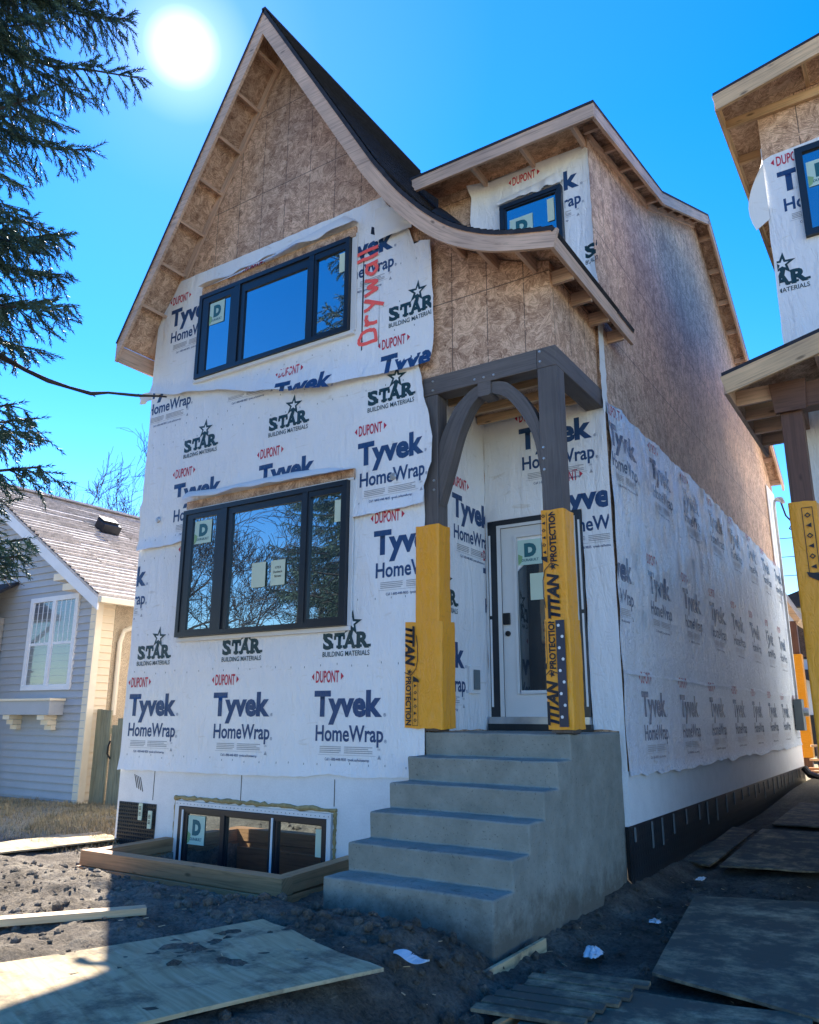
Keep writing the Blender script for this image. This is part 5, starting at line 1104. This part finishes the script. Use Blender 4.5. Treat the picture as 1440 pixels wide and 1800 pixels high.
build('rafter', MB().box(-.5, -.46, y0+.04, 8.2, ze-.02, ze+.16), 'lumber2', pr2)
build('porch_beam', MB().box(-.86, 2.5, 7.60, 7.78, 4.36, 4.60), 'nbeam', RH, bevel=.006); build('porch_beam', MB().box(-.86, -.69, 7.79, 8.28, 4.36, 4.60), 'nbeam', RH, bevel=.006)
build('knee_block', MB().prism([(-.93, 4.62), (-.90, 4.33), (-.64, 4.33), (-.62, 4.62)], FX, 7.55, 7.60), 'nbeam', RH)
po = build('porch_post', MB().box(-.865, -.685, 7.6, 7.78, .2, 4.358), 'nbeam', RH, bevel=.006)
wrapbox(-.89, -.66, 7.58, 7.80, .3, 3.47, 7, TI.clip([(0, -1, -.075), (-1, 0, -.49)]).at(-.58, 2.05, math.pi/2, 1.4), parent=po)

# ================================================================== BEHIND THE GAP
FH = thing('white_house', (-3, 31, .4), 'distant white rendered house with dark flat roof seen through the gap', 'house')
build('wall', MB().box(-4.4, 3, 31, 38, .3, 5.4), 'farwhite', FH); build('roof', MB().prism([(-4.9, 5.4), (3.4, 5.4), (3.2, 5.55), (-.8, 6.9), (-4.7, 5.55)], FX, 30.5, 38.5), 'shingle', FH)
fwn = build('window', MB().box(-3.85, -3.2, 30.96, 31.0, 3.6, 5.0), 'frame', FH); build('pane', MB().box(-3.78, -3.27, 30.94, 30.955, 3.68, 4.92), 'glass', fwn)
build('canopy', MB().prism([(-4.3, 3.2), (-1, 3.2), (-1, 2.9), (-3.4, 2.75)], FX, 30.2, 30.99), 'shingle', FH); build('garage_door', MB().box(-3.9, -1, 30.95, 31, .35, 1.7), 'membrane', FH)
gr = thing('rear_garage', (-3.2, 21.5, .4), 'unfinished wooden rear porch roof and yellow wrapped post behind the house', 'porch')
build('roof', MB().prism([(-3.6, 6.0), (-2.55, 3.95), (-2.62, 3.80), (-3.75, 5.8)], FX, 21.3, 23), 'lumber', gr); build('post', MB().box(-2.82, -2.64, 21.3, 21.5, .4, 3.9), 'nbeam', gr)
build('protective_wrap', MB().box(-2.87, -2.60, 21.26, 21.54, .7, 3.1), 'yellow', gr, bevel=.01)
lp = thing('lumber_pile', (-1.9, 19.6, .4), 'low pile of loose boards on trestles at the back of the gap', 'lumber')
for i, (z, y, a) in enumerate(((1.0, 20.2, .1), (.72, 19.9, -.06), (.55, 19.5, .04), (.50, 19.2, .12))): build('plank', MB().bar((-2.5, y, z), (-.9, y+a*3, z+.02), .18, .045), 'lumber' if i < 2 else 'treated', lp)
build('trestle', MB().box(-2.35, -2.22, 19.8, 20.2, .3, 1.0), 'beam', lp); build('trestle', MB().box(-1.2, -1.07, 19.8, 20.2, .3, 1.0), 'beam', lp)
for i, z in enumerate((5.9, 6.5, 7.1)):
    mb = MB(); mb.tube([(-9+k*3, 27, z+.25*((k-3)/3)**2) for k in range(8)], .012, 4); build('overhead_wire', mb, 'wire', None, ('lowest', 'middle', 'top')[i]+' of three overhead wires crossing the sky in the gap', 'wire', 'overhead wires')

# ================================================================== TREES
def bare_tree(name, base, h, seed, label, depth=6, spread=.55, trunk=.16, group=None, rmin=.0, kids=(2, 3, 3), lean=(0, 0, 0), first=.3, n0=5):
    rd = random.Random(seed); mb = MB(); mt = MB()
    def grow(p, d, L, r, lev):
        n = 4 if lev < 3 else 3; pts = [p]; q = p.copy(); dd = d.copy()
        for i in range(n):
            dd = (dd+Vector((rd.gauss(0, .13), rd.gauss(0, .13), rd.gauss(.04, .1)))).normalized(); q = q+dd*L/n; pts.append(q.copy())
        r1 = r*.6
        (mt if lev == 0 else mb).tube(pts, [max(rmin, r+(r1-r)*i/n) for i in range(n+1)], 8 if lev == 0 else (5 if lev < 3 else 3), cap=False)
        if lev >= depth: return
        k = rd.choice(kids) if lev else n0
        for j in range(k):
            a = rd.uniform(0, 6.283); s = rd.uniform(.5, 1.1)*spread*(1.5 if lev == 0 else 1.2)
            perp = dd.orthogonal().normalized(); perp.rotate(Matrix.Rotation(a, 3, dd)); nd = (dd+perp*s*1.3+Vector((0, 0, .1))).normalized()
            t = rd.uniform(.45, 1) if j else 1; idx = min(n, max(1, int(t*n))); grow(pts[idx], nd, L*rd.uniform(.55, .85)*(1.25 if lev == 0 else 1), r1*(.85 if j == 0 else .62), lev+1)
    grow(Vector(base), (Vector((0, 0, 1))+Vector(lean)).normalized(), h*first, trunk, 0)
    T = thing(name, base, label, 'tree', group)
    build('trunk', mt, 'bark', T, recalc=False, smooth=True); build('branches', mb, 'twig', T, recalc=False)
    return T
bare_tree('bare_tree', (-29.6, 23, .2), 15, 5, 'distant leafless tree behind the brown shingle roof', 7, .46, .2, rmin=.009, kids=(2, 3, 4), n0=7)
bare_tree('bare_tree', (-20, -6, 0), 12, 11, 'leafless street tree mirrored in the left pane of the lower front window', 7, .6, .3, n0=7, rmin=.008, kids=(2, 3, 4), first=.26)
bare_tree('bare_tree', (-21.5, -11, 0), 13, 31, 'leafless street tree mirrored in the middle pane of the lower front window', 7, .65, .3, n0=7, rmin=.008, kids=(2, 3, 4), first=.26)
bt = bare_tree('bare_tree', (-10.2, -1.6, .1), 6, 21, 'leafless yard tree at left whose single thin bough crosses the sky to the house corner', 6, .5, .13, n0=4)
mb = MB(); P = [(-10.15, -1.5, 1.9), (-9.2, -.2, 4.3), (-8.3, 1.2, 5.2), (-7.5, 2.4, 5.05), (-6.95, 3.1, 4.87), (-6.67, 3.43, 4.74), (-6.57, 3.62, 4.65), (-6.47, 3.79, 4.585), (-6.37, 3.95, 4.55), (-6.27, 4.11, 4.525), (-6.19, 4.23, 4.56), (-6.05, 4.44, 4.575), (-5.92, 4.6, 4.595), (-5.88, 4.66, 4.6)]
rad = [.045, .036, .032, .028, .025, .022, .020, .018, .016, .016, .013, .012, .010, .006]; rad = [r_*(1.25 if i % 2 else .95) for i, r_ in enumerate(rad)]
mb.tube(P, rad, 7)
for (i, dz, l) in ((6, .07, .05), (7, -.05, .04), (9, -.06, .05), (11, .03, .03), (12, .03, .025)): p = Vector(P[i]); mb.tube([p, p+Vector((l*.6, l*.5, dz*.5))], [.012, .004], 5)
build('bough', mb, 'bark', bt, smooth=True)

def spruce(base, h, rmax, seed, label, step=.42, dens=1., z_lo=1.2, nbr=7):
    rd = random.Random(seed); T = thing('spruce_tree', base, label, 'tree')
    mt = MB(); B = Vector(base); mt.tube([B, B+Vector((.05, 0, h*.5)), B+Vector((0, 0, h))], [.24, .14, .02], 9, cap=False)
    mbr = MB(); mats_ = []
    z = z_lo
    while z < h-.3:
        L0 = min(rmax*(.95 if z < 3.9 else .74 if z < 4.9 else 1.), (h-z)*.42+.25)
        for k in range(nbr):
            if rd.random() < .08: continue
            a = rd.uniform(0, 6.283); Lb = L0*rd.uniform(.6, 1.08); zz = z+rd.uniform(-.2, .2); ca, sa = math.cos(a), math.sin(a)
            dr = rd.uniform(.12, .34); pts = []
            for i in range(7):
                t = i/6; r_ = Lb*t; pts.append(B+Vector((ca*r_+rd.gauss(0, .02), sa*r_+rd.gauss(0, .02), zz+(-dr*Lb*t+.8*dr*Lb*t*t*t))))
            mbr.tube(pts, [.03*(1-i/6.6)*(Lb/rmax)+.005 for i in range(7)], 4, cap=False)
            s = .28*Lb
            while s < Lb:
                t = s/Lb; i = min(5, int(t*6)); p = pts[i].lerp(pts[i+1], t*6-i); ax = (pts[i+1]-pts[i]).normalized(); side = Vector((-sa, ca, 0))
                for sg in (-1, 1):
                    if rd.random() < .12: continue
                    l2 = (.16+.50*(1-t)**.8*min(1, Lb/2))*rd.uniform(.6, 1.15); d = (ax*.75+side*sg*.85+Vector((0, 0, rd.uniform(-.55, -.05)))).normalized()
                    e = p+d*l2+Vector((0, 0, -.10*l2)); mbr.tube([p, p.lerp(e, .5)+Vector((0, 0, .01)), e], [.008, .005, .003], 3, cap=False)
                    n = max(1, int(l2/.055*dens))
                    for q in range(n):
                        u = (q+rd.random())/n; tp = p.lerp(e, u); td = (d+Vector((rd.gauss(0, .4), rd.gauss(0, .4), rd.gauss(-.55, .4)))).normalized(); mats_.append((tp, td, rd.uniform(.10, .19)))
                s += .105/dens**.5
            mats_.append((pts[6]-(pts[6]-pts[5])*.4, (pts[6]-pts[5]).normalized(), .22))
        z += step
    keep = []
    for m in mats_:                                     # crown thinned to let light through: twigs shading the sunlit patch dropped
        k_ = (m[0].z-.3)/SUN.z; gx_, gy_ = m[0].x-SUN.x*k_, m[0].y-SUN.y*k_
        if not (-5.3 < gx_ < -3.55 and 1.9 < gy_ < 3.9): keep.append(m)
    mats_ = keep
    # needles: fans of thin blades along each twig
    nt_ = 26; proto = []
    for i in range(nt_):
        t = (i+.3)/nt_; a = i*2.4; proto.append((t, math.cos(a), math.sin(a)))
    pr_ = np.array(proto); P = np.array([m[0][:] for m in mats_]); D = np.array([m[1][:] for m in mats_]); LL = np.array([m[2] for m in mats_])
    ref = np.where(np.abs(D[:, 2:3]) < .9, np.array([[0, 0, 1.]]), np.array([[1., 0, 0]])); X = np.cross(D, ref); X /= np.linalg.norm(X, axis=1, keepdims=True); Y = np.cross(D, X)
    b = P[:, None, :]+D[:, None, :]*(pr_[None, :, 0:1]*LL[:, None, None])
    nd = X[:, None, :]*pr_[None, :, 1:2]+Y[:, None, :]*pr_[None, :, 2:3]
    tip = b+(nd*.75+D[:, None, :]*.75)*(.034+.014*rng.random((len(P), nt_, 1))); wv = np.cross(nd, D[:, None, :])*.0064
    V = np.stack([b-wv, b+wv, tip], 2).reshape(-1, 3)
    mesh = bpy.data.meshes.new('needles'); n3 = len(V)//3
    mesh.vertices.add(len(V)); mesh.vertices.foreach_set('co', V.astype(np.float32).ravel()); mesh.loops.add(len(V)); mesh.loops.foreach_set('vertex_index', np.arange(len(V), dtype=np.int32))
    mesh.polygons.add(n3); mesh.polygons.foreach_set('loop_start', np.arange(0, len(V), 3, dtype=np.int32)); mesh.polygons.foreach_set('loop_total', np.full(n3, 3, np.int32)); mesh.update(calc_edges=True)
    mesh.materials.append(M['needle']); o = bpy.data.objects.new('needles', mesh); put(o, T)
    build('trunk', mt, 'bark', T, recalc=False, smooth=True); build('branches', mbr, 'bark', T, recalc=False); print('spruce tris', n3)
    return T
spruce((-6.95, 1.95, .2), 12.5, 2.1, 3, 'dark green spruce whose drooping boughs enter at the left edge of the photo', z_lo=2.6, step=.29, nbr=11, dens=1.15)
spruce((-16.3, -7.5, 0), 12.5, 2.3, 8, 'spruce across the street, mirrored in the right pane of the lower front window', step=.45, dens=.8, nbr=9)
